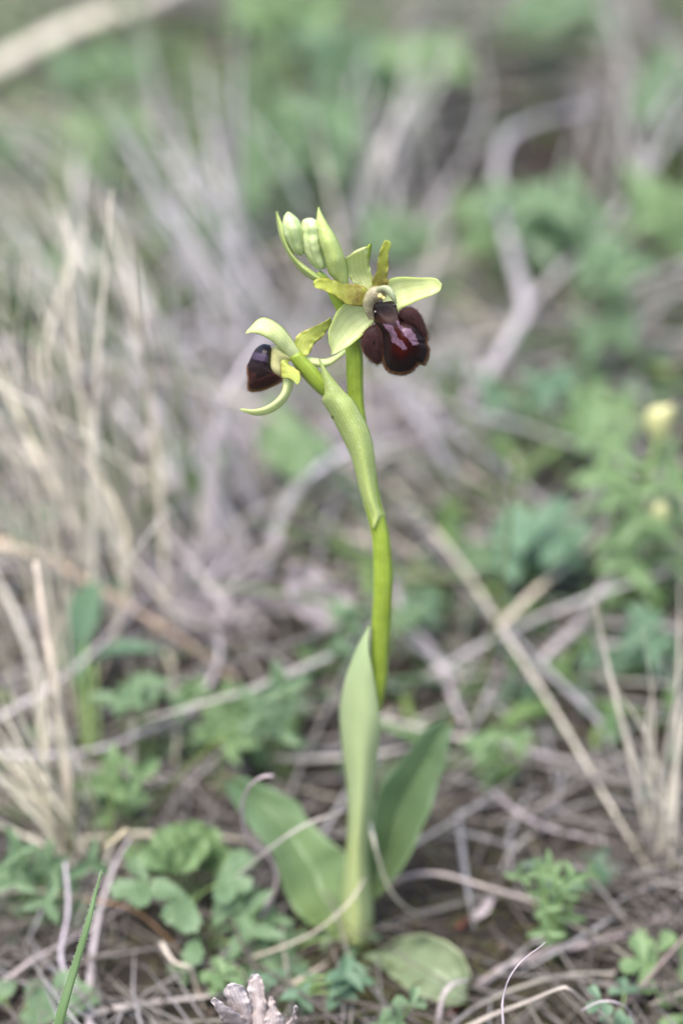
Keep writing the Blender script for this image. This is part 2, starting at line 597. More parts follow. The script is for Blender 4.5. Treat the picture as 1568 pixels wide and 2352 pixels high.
# stem, in two lengths: lower up to the bract, upper behind it
SL = [(802, 2205), (802, 2100), (804, 2000), (808, 1900), (812, 1800), (820, 1710), (834, 1655), (843, 1610), (848, 1560), (851, 1480), (854, 1400), (857, 1345), (855, 1260), (850, 1215), (836, 1150), (826, 1080), (812, 1000), (800, 930), (795, 870), (792, 800), (778, 730), (760, 690), (738, 650), (722, 632)]
SR = [(842, 2205), (840, 2100), (838, 2000), (840, 1900), (840, 1800), (848, 1710), (866, 1655), (879, 1610), (888, 1560), (893, 1480), (899, 1400), (901, 1320), (897, 1260), (890, 1215), (872, 1150), (860, 1080), (846, 1000), (835, 930), (833, 870), (830, 800), (806, 720), (782, 680), (758, 640), (736, 620)]
body('stem', SL, SR, [1.2, 1.2, 1.3, 1.0, 0.2, 0, 0.2, 1.2, 2.8, 2.2, 0.6], M['stem'], orchid, depth=1.0, n=80, sides=24, lobes=7, lobe_amp=0.045)

# sheathing leaf round the lower stem
L = zz(Z5, [(800, 1230), (802, 1050), (815, 850), (835, 650), (848, 450), (842, 250)]) + zz(Z3, [(820, 1080), (803, 930), (795, 780), (815, 640), (858, 500), (905, 390), (962, 285)])
R = zz(Z5, [(985, 1235), (1010, 1050), (990, 850), (975, 650), (985, 480), (1010, 300)]) + zz(Z3, [(1008, 1050), (1024, 930), (1026, 830), (1010, 700), (982, 540), (962, 420), (966, 290)])
organ('sheath_leaf', L, R, [2.0, 2.0, 2.0, 1.8, 1.4, 0.3, -1.2, -1.6], M['sheath'], orchid, cup=[4.6, 4.4, 4.2, 4.2, 3.9, 2.8, 1.2, 0.2], tilt=[0, 0, 0, -0.3, -1.2, -2.3, -1.6, -0.3], thick=0.35, n=70, m=19)

# basal leaves
L = zz(Z5, [(800, 1215), (720, 1140), (600, 1080), (510, 985), (450, 860), (415, 740), (370, 630), (270, 520), (180, 400), (95, 270), (55, 150)])
R = zz(Z5, [(880, 1180), (870, 1000), (860, 800), (830, 650), (760, 590), (680, 525), (600, 440), (540, 335), (420, 265), (270, 195), (110, 140)])
organ('leaf', L, R, [1, 3, 7, 12, 16, 18], M['leaf'], orchid, cup=[-0.3, -1.2, -1.4, -1.2, -0.8, -0.2], fold=[0.3, 1.8, 2.8, 2.6, 2, 0.4], tilt=[0, 2, 3, 4, 3, 1], thick=0.5, n=44, m=17, ripple=0.5, seed=2, rib=0.3)
L = zz(Z5, [(830, 1200), (850, 1000), (880, 860), (950, 700), (1000, 500), (1010, 350), (1060, 220), (1180, 70)]) + zz(Z3, [(1195, 1000), (1270, 890), (1380, 828), (1462, 812)])
R = zz(Z5, [(960, 1180), (975, 1020), (1020, 930), (1110, 840), (1200, 715), (1290, 540), (1370, 340), (1415, 190)]) + zz(Z3, [(1388, 1090), (1415, 950), (1450, 850), (1472, 812)])
organ('leaf', L, R, [2, 3, 6, 10, 14, 17], M['leaf'], orchid, cup=[-0.4, -1.2, -1.4, -1.2, -0.8, -0.2], fold=[0.5, 3, 4.5, 4.2, 2.5, 0.5], tilt=[0, -1, -1.5, -2, -2, -1], thick=0.5, n=44, m=17, ripple=0.35, seed=7, rib=0.35)
L = zz(Z5, [(960, 1285), (1050, 1255), (1150, 1190), (1300, 1155), (1450, 1195), (1540, 1260), (1600, 1380), (1590, 1560)])
R = zz(Z5, [(930, 1290), (1010, 1330), (1080, 1385), (1160, 1455), (1270, 1525), (1390, 1570), (1500, 1600), (1585, 1580)])
gl = organ('leaf', L, R, [1, 4, 7, 8, 6, 4], M['ground_leaf'], orchid, cup=[0, 1.5, 2.5, 2, 1, 0], tilt=[0, -1.5, -3, -3, -2, 0], thick=0.5, n=36, m=15, ripple=0.9, seed=4, mapper=lambda x, y, d: G(x, y, max(0.0015, d / 1000)), rib=-0.3)
tag(gl, 'lowest leaf, drooping onto the soil with a yellowing edge')

# bract of the lower flower, clasping the stem below
L = zz(Z2, [(668, 1215), (640, 1130), (600, 1000), (565, 880), (525, 720), (488, 570), (430, 430), (350, 270), (275, 130), (205, 10)]) + zz(Z1, [(684, 1380), (676, 1290), (667, 1210), (652, 1148)])
R = zz(Z2, [(720, 1188), (806, 1098), (775, 1000), (742, 850), (715, 660), (695, 470), (652, 290), (592, 160), (505, 5)]) + zz(Z1, [(835, 1372), (765, 1292), (712, 1222), (662, 1146)])
organ('bract', L, R, [1.8, 1.8, 1.8, 1.6, 1.2, 0.4, -0.8, -1.8], M['bract'], orchid, cup=[3.4, 3.3, 3.2, 3.2, 3.0, 2.4, 1.2, 0.1], thick=0.28, n=60, m=17)

# bracts and buds at the top
L = zz(Z1, [(668, 618), (600, 590), (510, 520), (432, 412), (382, 300), (362, 205), (354, 120)])
R = zz(Z1, [(700, 590), (640, 545), (560, 490), (480, 415), (425, 310), (398, 200), (362, 116)])
organ('bract', L, R, [0.5, 0.3, 0.2, 0, -0.2], M['bract'], orchid, cup=[1.1, 1.4, 1.5, 1.0, 0.2], tilt=[0, -0.5, -0.8, -0.8, 0], thick=0.3, n=34, m=11)
body('bud', zz(Z1, [(528, 424), (480, 408), (440, 350), (408, 285), (396, 215), (408, 150), (432, 118)]), zz(Z1, [(536, 424), (552, 398), (545, 325), (538, 245), (512, 180), (475, 138), (446, 117)]), [-0.2, -0.6, -0.8, -0.7, -0.4], M['bud'], orchid, depth=0.95, lobes=3, lobe_amp=0.08, seed=0.9, lumps=0.14)
body('bud', zz(Z1, [(640, 520), (592, 462), (552, 390), (534, 310), (534, 230), (540, 178), (572, 162)]), zz(Z1, [(690, 518), (702, 500), (690, 440), (680, 360), (668, 260), (650, 190), (605, 160)]), [-0.2, -0.5, -0.6, -0.5, -0.2], M['bud'], orchid, depth=0.85, lobes=3, lobe_amp=0.12, seed=2.2, lumps=0.22)
L = zz(Z1, [(825, 700), (770, 600), (722, 545), (682, 425), (648, 310), (634, 215), (640, 135), (648, 84)])
R = zz(Z1, [(868, 690), (862, 605), (850, 500), (822, 400), (772, 290), (715, 200), (678, 135), (654, 83)])
organ('bract', L, R, [0.8, 0.2, -0.8, -1.3, -1.2, -0.6], M['bract'], orchid, cup=[0.8, 1.6, 2.0, 1.6, 0.8, 0.1], thick=0.3, n=36, m=13)
organ('bract', zz(Z1, [(900, 690), (940, 600), (965, 500), (975, 400), (990, 352), (1016, 340)]), zz(Z1, [(960, 690), (985, 600), (1000, 500), (1012, 420), (1020, 370), (1021, 340)]), [3.6, 4.0, 4.2, 3.8], M['stem'], orchid, cup=0.4, thick=0.25, n=20, m=7)


# --- polar shells for the lips
def in_poly(x, y, poly):
    c = False
    j = len(poly) - 1
    for i in range(len(poly)):
        xi, yi = poly[i]
        xj, yj = poly[j]
        if (yi > y) != (yj > y) and x < (xj - xi) * (y - yi) / (yj - yi) + xi:
            c = not c
        j = i
    return c


def shell(name, outline, centre, depth0, H, mat, parent, colour, back=0.6, nr=30, na=110, tilt=(0, 0), power=2.2, f=Z1, dent=None):
    """a closed convex body over an outline: bulging towards the viewer by H mm, edges rolled back"""
    pts = resample(list(outline) + [outline[0]], na + 1)[:-1]
    cx, cy = centre
    V, C = [], []

    def dome(r):
        return (max(0.0, 1 - r ** power)) ** 0.62

    def put_pt(u, v, r, front):
        d = depth0 + tilt[0] * (u - cx) / 100 + tilt[1] * (v - cy) / 100
        if front:
            d -= H * dome(r)
            if dent:
                d += dent(u, v) * (1 - r ** 4)
        else:
            d += back * dome(r)
        V.append(P(*f(u, v), d))
        C.append(colour(u, v, r))
    put_pt(cx, cy, 0, True)
    for i in range(1, nr + 1):
        r = (i / nr) ** 0.85
        for p in pts:
            put_pt(cx + (p[0] - cx) * r, cy + (p[1] - cy) * r, r, True)
    nf = len(V)
    kb = 6
    for i in range(kb - 1, 0, -1):
        r = i / kb
        for p in pts:
            put_pt(cx + (p[0] - cx) * r, cy + (p[1] - cy) * r, r, False)
    put_pt(cx, cy, 0, False)
    fs = []
    for k in range(na):
        fs.append((0, 1 + k, 1 + (k + 1) % na))
    rings = nr + kb - 1
    for i in range(rings - 1):
        for k in range(na):
            k2 = (k + 1) % na
            a = 1 + i * na
            fs.append((a + k, a + na + k, a + na + k2, a + k2))
    last = len(V) - 1
    a = 1 + (rings - 1) * na
    for k in range(na):
        fs.append((a + k, last, a + (k + 1) % na))
    mb = MB()
    mb.add(V, fs, [(0, 0)] * len(V), C)
    return mb.build(name, mat, parent), V[:nf], C


MAROON = (0.010, 0.0012, 0.0016)
DEEP = (0.004, 0.0010, 0.0016)
RIM = (0.36, 0.19, 0.06)
VIOLET = (0.17, 0.10, 0.14)
BAND1 = [(1098, 898), (1140, 900), (1168, 915), (1188, 962), (1215, 1005), (1252, 1035), (1268, 1074), (1238, 1084), (1200, 1048), (1160, 1020), (1146, 965), (1118, 930)]
BAND2 = [(1186, 866), (1208, 880), (1236, 926), (1290, 932), (1328, 980), (1346, 1036), (1308, 1050), (1280, 1008), (1240, 968), (1208, 918)]


def mixt(a, b, t):
    t = max(0, min(1, t))
    return tuple(a[i] * (1 - t) + b[i] * t for i in range(3))


def lip_colour(u, v, r):
    c = mixt((0.040, 0.004, 0.002), MAROON, abs(u - 1230) / 90 + max(0, v - 1090) / 90)
    c = mixt(c, DEEP, (r - 0.5) * 2.2)
    gl = 0.75 * max(0, 1 - max(0, r - 0.45) / 0.35)
    if v < 890 and u < 1215:
        c, gl = mixt(mixt((0.003, 0.0006, 0.001), (0.024, 0.005, 0.0015), (v - 770) / 90), MAROON, (r - 0.93) * 12), 0.1
    u += 9 * mnoise.noise((u / 14, v / 14, 5.5))
    v += 9 * mnoise.noise((u / 14, v / 14, 9.5))
    if in_poly(u, v, BAND1) or in_poly(u, v, BAND2):
        w = 0.75 + 0.25 * mnoise.noise((u / 30, v / 30, 1))
        c, gl = mixt(c, VIOLET, w), 0.8
    nz = mnoise.noise((u / 25, v / 25, 3)) * 0.03
    e = (r - (0.905 + nz)) / 0.05
    if e > 0:
        bottom = max(0.25 if v > 940 else 0.0, min(1, (v - 1080) / 110))
        c = mixt(c, RIM, e * bottom)
        gl *= 0.3
    return c + (gl,)


def lobe_colour(low, cen=(1030, 1050)):
    def f(u, v, r):
        nz = mnoise.noise((u / 22, v / 22, 8))
        c = mixt((0.011, 0.003, 0.0035), (0.026, 0.010, 0.009), r * 0.8 + nz * 0.4)
        if r > 0.9 and v > low:
            c = mixt(c, RIM, (r - 0.9) / 0.08)
        return c + (0.05,)
    return f


def fur(name, verts, centre_pt, n, length, col, parent, seed, width=0.05, rmin=0.0):
    """short standing hairs over a shell"""
    rnd = random.Random(seed)
    mb = MB()
    for _ in range(n):
        v = Vector(verts[rnd.randrange(len(verts))])
        d = (v - centre_pt)
        d = d.normalized() + Vector((rnd.gauss(0, .35), rnd.gauss(0, .35) - 0.25, rnd.gauss(0, .35) - 0.1))
        d.normalize()
        l = length / 1000 * rnd.uniform(0.5, 1.15)
        s = d.cross(Vector((rnd.gauss(0, 1), rnd.gauss(0, 1), rnd.gauss(0, 1)))).normalized() * (width / 2000)
        s2 = d.cross(s).normalized() * (width / 2000)
        k = rnd.uniform(0.6, 1.4)
        c = (col[0] * k, col[1] * k, col[2] * k, 1)
        mb.add([v - s - d * 0.00003, v + s - s2 * .6 - d * 0.00003, v + s2 - d * 0.00003, v + d * l], [(0, 1, 3), (1, 2, 3), (2, 0, 3)], None, [c] * 4)
    o = mb.build(name, M['hair'], parent)
    o['kind'] = 'stuff'
    return o


# --- upper flower
def ovary(name, L, R, dy, parent, depth=0.9):
    return body(name, L, R, dy, M['stem'], parent, depth=depth, n=24, sides=18, lobes=6, lobe_amp=0.05)


fl = ovary('flower', zz(Z1, [(905, 1010), (925, 900), (950, 800), (985, 720)]), zz(Z1, [(950, 1010), (985, 900), (1030, 800), (1075, 720)]), [3.0, 2.8, 2.4, 1.2], orchid)
tag(fl, 'upper flower, open towards the viewer with its whole lip showing')
organ('sepal', zz(Z1, [(965, 730), (925, 640), (898, 610), (868, 565), (847, 505), (838, 452), (852, 428)]), zz(Z1, [(1045, 730), (1028, 640), (1022, 580), (1004, 490), (994, 425), (1003, 380), (985, 362)]), [0.6, 0.6, 1.0, 1.0, 0.2, -0.6], M['sepal'], fl, cup=[0, -0.8, -1.2, -0.6, 0.6], tilt=[0, 0, 0.2, -0.2, -0.6], thick=0.28, n=28, m=13, ripple=0.35, seed=3)
organ('sepal', zz(Z1, [(1090, 720), (1120, 640), (1150, 588), (1230, 573), (1350, 578), (1440, 578), (1485, 592), (1500, 620)]), zz(Z1, [(1120, 790), (1195, 815), (1240, 785), (1300, 755), (1390, 716), (1460, 690), (1495, 668), (1503, 632)]), [0.4, 0.5, 0.2, -0.6, -1.4, -1.8], M['sepal'], fl, cup=[0.2, -0.5, -0.9, -0.8, -0.3, 0], tilt=[0, -.3, -.6, -.6, 0], thick=0.28, n=30, m=13, ripple=0.08, seed=5)
organ('sepal', zz(Z1, [(1030, 790), (950, 752), (850, 752), (790, 800), (748, 880), (722, 955), (724, 1030), (744, 1085), (735, 1108)]), zz(Z1, [(1060, 850), (1028, 895), (965, 968), (900, 1025), (850, 1065), (800, 1092), (775, 1103), (758, 1112), (745, 1116)]), [0.3, 0.2, -0.4, -1.2, -1.8, -1.8], M['sepal'], fl, cup=[0, -0.5, -1.0, -1.0, -0.5, 0], tilt=[0, .2, .4, .3, 0], thick=0.28, n=32, m=13, ripple=0.1, seed=6)
organ('petal', zz(Z1, [(1000, 780), (910, 772), (850, 762), (790, 718), (722, 678), (655, 655), (622, 640), (616, 618)]), zz(Z1, [(1000, 660), (968, 638), (915, 625), (830, 614), (765, 595), (690, 579), (640, 584), (617, 604)]), [0.0, -0.6, -1.2, -1.8, -2.4, -2.8], M['petal'], fl, cup=[0.2, 0.15, -0.1, -0.2, 0], tilt=[0, 0.5, 0.7, 0.5, 0.2], thick=0.14, n=34, m=13, ripple=0.22, seed=9)
organ('petal', zz(Z1, [(1025, 690), (1024, 600), (1056, 530), (1064, 455), (1082, 380), (1102, 328), (1122, 315)]), zz(Z1, [(1115, 690), (1136, 615), (1130, 560), (1141, 490), (1134, 425), (1150, 362), (1148, 328)]), [0.0, -0.4, -0.8, -1.2, -1.4], M['petal'], fl, cup=[0.2, 0.1, -0.15, -0.2, 0], tilt=[0, 0.3, 0.4, 0.2, 0], thick=0.14, n=32, m=13, ripple=0.2, seed=12)
# column: a solid hood arching over the dark stigma cavity
body('column', zz(Z1, [(1000, 868), (972, 815), (958, 755), (968, 712), (990, 668), (1030, 638), (1075, 632)]), zz(Z1, [(1042, 868), (1030, 815), (1034, 770), (1060, 742), (1100, 735), (1125, 700), (1120, 640)]), [-0.5, -1.2, -1.8, -2.0, -1.8], M['column'], fl, depth=[0.6, 0.7, 0.55, 0.5], n=30, sides=18)
body('column_hood', zz(Z1, [(1040, 690), (1052, 655), (1085, 632), (1130, 630), (1165, 655), (1188, 705), (1198, 752)]), zz(Z1, [(1060, 698), (1076, 678), (1102, 674), (1126, 690), (1146, 712), (1168, 738), (1186, 758)]), [-2.4, -2.8, -3.3, -3.6, -3.6], M['column_pale'], fl, depth=0.9, n=28, sides=16)
for u, v, d, r in ((1080, 702, -2.9, 0.40), (1104, 716, -3.0, 0.30)):
    mb = MB()
    c = P(*Z1(u, v), d)
    tube(mb, [c + Vector((0, 0, r * 0.001)), c, c - Vector((0, 0, r * 0.0012))], 2 * r, sides=10, n=9, prof=lambda s: max(0.05, math.sin(math.pi * (0.04 + 0.92 * s))))
    mb.build('anther', M['anther'], fl)


def cav_colour(u, v, r):
    c = mixt((0.003, 0.0006, 0.001), (0.022, 0.004, 0.0015), (v - 780) / 95)
    c = mixt(c, MAROON, (r - 0.75) * 3)
    return c + (0.12,)


for u, v in ((1046, 815), (1176, 768)):
    mb = MB()
    c = P(*Z1(u, v), -2.2)
    r = 0.34
    tube(mb, [c + Vector((0, 0, r * 0.001)), c, c - Vector((0, 0, r * 0.001))], 2 * r, sides=12, n=9, prof=lambda s: max(0.08, math.sin(math.pi * (0.03 + 0.94 * s))))
    mb.build('eye_knob', M['eye'], fl)
LIPO = [(1050, 900), (1028, 862), (1020, 810), (1024, 765), (1062, 745), (1120, 738), (1180, 745), (1198, 790), (1204, 840), (1230, 866), (1290, 872), (1352, 895), (1384, 965), (1408, 1010), (1402, 1035), (1421, 1070), (1415, 1125), (1392, 1182), (1352, 1178), (1302, 1230), (1240, 1252), (1180, 1250), (1132, 1226), (1106, 1190), (1094, 1140), (1092, 1060), (1082, 960)]
lip, lv, _ = shell('lip', LIPO, (1232, 1010), 0.4, 3.4, M['lip'], fl, lip_colour, back=0.5, nr=56, na=200, tilt=(0.0, -0.15), dent=lambda u, v: 0.8 * math.exp(-((u - 1118) / 60) ** 2 - ((v - 795) / 55) ** 2))
LO = [(1050, 900), (1000, 918), (962, 958), (945, 1022), (958, 1090), (1008, 1150), (1060, 1182), (1092, 1155), (1115, 1080), (1120, 1000), (1100, 930)]
ll, llv, _ = shell('lip_lobe', LO, (1040, 1030), 0.5, 1.7, M['lip'], fl, lobe_colour(1060), nr=16, na=64)
RO = [(1195, 835), (1240, 790), (1300, 783), (1350, 818), (1378, 870), (1396, 920), (1414, 985), (1400, 1012), (1370, 985), (1330, 930), (1260, 905)]
rl, rlv, _ = shell('lip_lobe', RO, (1310, 870), 0.4, 1.8, M['lip'], fl, lobe_colour(950), nr=16, na=64)
fur('lip_hair', llv[64:], P(*Z1(1040, 1040), 1.5), 2600, 0.6, (0.085, 0.038, 0.036), fl, 1, width=0.05)
fur('lip_hair', rlv[64:], P(*Z1(1290, 900), 1.5), 2600, 0.6, (0.085, 0.038, 0.036), fl, 2, width=0.05)
fur('lip_hair', [q for q in lv[-200 * 6:] if q.z < P(*Z1(1230, 900)).z], P(*Z1(1245, 1040), 0.3), 2800, 0.45, (0.13, 0.058, 0.03), fl, 3, width=0.045)

# --- lower flower, turned to the side
f2 = ovary('flower', zz(Z1, [(745, 1560), (700, 1430), (640, 1370), (560, 1290), (490, 1200), (445, 1135)]), zz(Z1, [(820, 1500), (740, 1340), (690, 1270), (620, 1190), (560, 1130), (520, 1095)]), [0.6, 0.2, -0.4, -0.6, -0.6], orchid)
tag(f2, 'lower flower, turned sideways with its lip half hidden')
organ('sepal', zz(Z1, [(470, 1170), (440, 1125), (385, 1075), (320, 1015), (240, 972), (180, 960), (142, 968)]), zz(Z1, [(545, 1130), (505, 1060), (455, 985), (395, 915), (310, 862), (235, 862), (145, 950)]), [-0.6, -1.0, -1.6, -2.0, -2.2, -1.8], M['sepal'], f2, cup=[0.3, 0.7, 1.0, 1.1, 0.8, 0.2], tilt=[0, 0.5, 1.0, 1.4, 1.2, 0.4], thick=0.28, n=32, m=13, ripple=0.05, seed=21)
organ('petal', zz(Z1, [(500, 1130), (484, 1015), (530, 958), (620, 918), (695, 880), (730, 855)]), zz(Z1, [(560, 1130), (590, 1100), (622, 1038), (682, 985), (732, 910), (740, 856)]), [0.0, 0.6, 1.0, 1.2, 1.4], M['petal_plain'], f2, cup=[0, 0.2, 0.1, 0.1, 0], tilt=[0, 0.3, 0.5, 0.4], thick=0.14, n=28, m=11, ripple=0.26, seed=22)
organ('sepal', zz(Z1, [(520, 1175), (570, 1185), (650, 1200), (725, 1192), (790, 1145), (835, 1108), (860, 1085)]), zz(Z1, [(520, 1105), (600, 1128), (690, 1140), (765, 1115), (825, 1075), (850, 1060), (866, 1070)]), [0.0, 1.0, 1.9, 2.8, 3.2], M['sepal'], f2, cup=[0.3, 0.7, 0.8, 0.5, 0.1], tilt=[0, 0.5, 0.6, 0.3], thick=0.28, n=28, m=11)
organ('sepal', zz(Z1, [(395, 1200), (402, 1300), (390, 1375), (340, 1435), (270, 1478), (190, 1495), (120, 1488), (104, 1494)]), zz(Z1, [(470, 1200), (478, 1290), (462, 1370), (415, 1450), (330, 1515), (230, 1538), (150, 1520), (106, 1500)]), [-0.4, -0.9, -1.6, -2.2, -2.6, -2.8], M['sepal'], f2, cup=[0.3, 0.7, 0.8, 0.6, 0.3, 0], tilt=[0, 0.4, 0.6, 0.4, 0], thick=0.3, n=34, m=11)
organ('petal', zz(Z1, [(440, 1130), (383, 1132), (385, 1200), (398, 1275), (435, 1280), (475, 1300), (497, 1320)]), zz(Z1, [(470, 1140), (440, 1175), (480, 1200), (515, 1225), (528, 1262), (524, 1295), (505, 1322)]), [-0.6, -1.4, -2.2, -2.8], M['petal_plain'], f2, cup=[0.2, 0.6, 0.4, 0], thick=0.3, n=22, m=11, ripple=0.22, seed=25)
body('column', zz(Z1, [(480, 1125), (390, 1070), (345, 1050), (315, 1090), (302, 1140), (295, 1190), (315, 1235), (350, 1265)]), zz(Z1, [(500, 1150), (420, 1160), (400, 1175), (400, 1200), (408, 1230), (405, 1250), (395, 1268), (385, 1275)]), [-0.4, -0.6, -0.8, -0.8], M['column_yellow'], f2, depth=0.8, n=28, sides=16)


def lip2_colour(u, v, r):
    c = mixt((0.007, 0.0025, 0.006), (0.009, 0.0025, 0.0025), (v - 1150) / 80)
    gl = 0.5 if v < 1175 else 0.05
    st = abs((v - 1125 - (u - 230) * 0.25) / 26)
    if st < 1 and 180 < u < 300:
        c, gl = mixt(c, (0.06, 0.04, 0.07), 0.8), 0.55
    if v > 1200:
        e = (r - 0.86 - 0.03 * mnoise.noise((u / 20, v / 20, 2))) / 0.1
        if e > 0:
            c, gl = mixt(c, (0.28, 0.13, 0.05), e), 0.05
    return c + (gl,)


L2 = [(315, 1045), (262, 1038), (208, 1078), (172, 1148), (150, 1205), (158, 1280), (160, 1362), (230, 1370), (312, 1346), (402, 1292), (350, 1240), (330, 1180), (330, 1100)]
l2, l2v, _ = shell('lip', L2, (255, 1200), -0.2, 2.6, M['lip'], f2, lip2_colour, back=1.6, nr=36, na=100, tilt=(-0.3, 0.0))
fur('lip_hair', [v for v in l2v[100 * 12:] if v.z < P(*Z1(255, 1190)).z], P(*Z1(250, 1200), 1.0), 1600, 0.35, (0.07, 0.028, 0.022), f2, 5)

# ------------------------------------------------------------------ dry stalks, one by one
GREY = (0.46, 0.41, 0.41)
LAV = (0.50, 0.45, 0.47)
BEIGE = (0.58, 0.49, 0.38)
PALE = (0.66, 0.60, 0.48)
TAN = (0.50, 0.36, 0.23)
BARK = (0.27, 0.215, 0.21)
RUST = (0.40, 0.20, 0.08)


def stalk(name, label, cat, pts, wpx, col, flat=0.5, group=None, prof=stalkprof, h=True, sides=8, mat='straw', twist=0.6, seed=0, nodes=()):
    """pts: (x, y, height in mm). width in pixels at its own distance"""
    W = [G(x, y, z / 1000) for x, y, z in pts]
    W = [Vector((p.x, p.y, max(p.z, gz(p.x, p.y)))) for p in W]
    mid = W[len(W) // 2]
    mm = wpx * K * (mid - CAM).dot(CF) * 1000
    base = min(W, key=lambda p: p.z)
    o = thing(name, label, cat, onto(base), group) if nodes else None
    mb = MB()
    tube(mb, W, mm, mm * flat, sides=sides, n=max(16, len(pts) * 6), twist=twist, col=tuple(col) + (1,), prof=prof, seed=seed)
    if nodes:
        mb.build('stalk', M[mat], o)
        for s in nodes:
            q = resample([tuple(p) for p in W], 101)
            i = int(s * 98) + 1
            m2 = MB()
            tube(m2, [q[i - 1], q[i], q[i + 1]], mm * 1.35, mm * flat * 1.5, sides=8, n=7, col=tuple(c * 0.6 for c in col) + (1,), prof=lambda t: 0.75 + 0.3 * math.sin(math.pi * t))
            m2.build('node', M[mat], o)
        return o
    ob = mb.build(name, M[mat], None)
    return tag(ob, label, cat, group)


S = stalk
G_L = None
S('reed_stem', 'thick pale dry reed stem lying far behind the orchid', 'reed', [(-60, 185, 8), (60, 118, 14), (200, 52, 18), (330, 12, 20), (480, -60, 14)], 62, PALE, 0.8, sides=12, nodes=(0.45,))
S('bent_twig', 'thick grey bent twig arching over the dark hollow', 'twig', [(1040, 1000, 3), (1100, 890, 10), (1175, 770, 16), (1205, 700, 20), (1180, 600, 22), (1150, 480, 24), (1142, 390, 26), (1160, 320, 26), (1215, 285, 24), (1290, 262, 20), (1380, 240, 10)], 28, (0.45, 0.41, 0.42), 0.8, sides=12, seed=3)
S('forked_twig', 'straight grey twig rising rightward from the bent twig', 'twig', [(1190, 725, 12), (1270, 640, 16), (1390, 520, 18), (1480, 400, 20), (1600, 220, 14)], 21, GREY, 0.8, sides=12, seed=5)
S('arched_grass_blade', 'wide pale grey grass blade arching up behind the orchid stem', 'grass blade', [(612, 1320, 1), (628, 1240, 6), (655, 1165, 12), (705, 1095, 17), (770, 1048, 18), (860, 1020, 12), (930, 1010, 4)], 32, (0.60, 0.56, 0.58), 0.3, seed=8, twist=0.2)
S('leaning_grass', 'lavender grey blade standing behind the lower flower', 'grass blade', [(540, 1340, 1), (500, 1240, 12), (485, 1120, 24), (495, 980, 38), (540, 870, 48), (620, 760, 54)], 44, LAV, 0.25, seed=9)
S('arched_straw', 'beige straw arching down between the leaning stalks and the arched blade', 'straw', [(300, 1085, 16), (380, 1105, 16), (450, 1155, 12), (510, 1240, 6), (560, 1330, 1)], 34, BEIGE, 0.4, seed=11)
S('long_straw', 'long beige straw crossing the litter right of the orchid', 'straw', [(880, 1090, 4), (960, 1180, 8), (1060, 1300, 12), (1150, 1440, 16), (1290, 1660, 14), (1400, 1850, 9), (1505, 2045, 2)], 17, (0.58, 0.52, 0.41), 0.6, nodes=(0.38,), seed=13)
S('crossing_straw', 'grey beige straw meeting the long straw at its joint', 'straw', [(1140, 1445, 12), (1230, 1355, 14), (1310, 1290, 12), (1400, 1200, 6)], 19, BEIGE, 0.6, seed=14)
S('grey_stalk', 'grey dry stalk slanting under the leafy plant with the yellow bud', 'stalk', [(1420, 1290, 12), (1370, 1370, 10), (1320, 1440, 7), (1250, 1510, 5), (1195, 1610, 2)], 22, GREY, 0.6, seed=15)
S('thin_straw', 'thin grey straw lying level across the upright tuft blades', 'straw', [(1260, 1450, 4), (1360, 1470, 5), (1460, 1495, 5), (1600, 1560, 3)], 16, GREY, 0.6, seed=16)
S('tan_straw', 'tan orange straw slanting down through the tussock on the left', 'straw', [(-40, 1235, 22), (90, 1275, 22), (220, 1345, 18), (340, 1420, 12), (470, 1505, 4), (540, 1560, 1)], 24, (0.60, 0.44, 0.32), 0.6, seed=17, nodes=(0.7,))
S('grey_straw', 'grey straw running beside the tan straw on the left', 'straw', [(-40, 1295, 16), (120, 1310, 16), (220, 1345, 14), (330, 1400, 9)], 19, GREY, 0.6, seed=18)
S('beige_stalk', 'straight beige stalk standing in front of the tussock', 'stalk', [(172, 1990, 1), (160, 1820, 16), (135, 1620, 34), (105, 1450, 48), (82, 1290, 60)], 23, (0.62, 0.52, 0.42), 0.6, seed=19, nodes=(0.6,))
S('thin_grey_straw', 'thin grey straw slanting up across the left litter', 'straw', [(-40, 1670, 12), (80, 1600, 16), (190, 1520, 18), (290, 1415, 16), (370, 1325, 8)], 16, GREY, 0.8, seed=20)
S('thin_grey_vine', 'thin grey curved stem above the toothed rosette', 'stem', [(-40, 1730, 8), (110, 1735, 10), (220, 1722, 12), (330, 1680, 12), (430, 1640, 9), (540, 1600, 4)], 14, LAV, 0.8, seed=21)
S('looping_stem', 'grey stem looping upward beside the curved stem', 'stem', [(320, 1690, 6), (420, 1640, 8), (480, 1570, 12), (505, 1490, 14), (480, 1440, 12), (400, 1440, 8)], 14, GREY, 0.8, seed=22)
S('twig', 'lavender brown twig lying across the soil at the lower right', 'twig', [(1090, 2265, 2), (1150, 2225, 4), (1220, 2200, 5), (1262, 2182, 5), (1330, 2172, 5), (1400, 2155, 5), (1460, 2138, 4), (1540, 2110, 2)], 15, (0.38, 0.31, 0.31), 0.9, sides=10, seed=23, prof=lambda s: 1 + 0.35 * math.exp(-((s - 0.42) / 0.07) ** 2))
S('folded_straw', 'beige straw folded in a sharp bend above the soil', 'straw', [(930, 2440, 1), (1100, 2345, 9), (1200, 2305, 16), (1285, 2270, 22), (1305, 2272, 22), (1345, 2305, 16), (1400, 2345, 9), (1490, 2430, 1)], 17, (0.58, 0.50, 0.42), 0.5, seed=24)
S('curled_tendril', 'thin sharp grey tendril curling up in front of the twig', 'tendril', [(1190, 2800, 1), (1168, 2520, 18), (1154, 2340, 30), (1155, 2290, 33), (1172, 2240, 37), (1205, 2200, 39), (1235, 2178, 40), (1252, 2164, 41)], 9, (0.48, 0.42, 0.45), 0.7, prof=lambda s: 1 - 0.75 * s ** 2, seed=25)
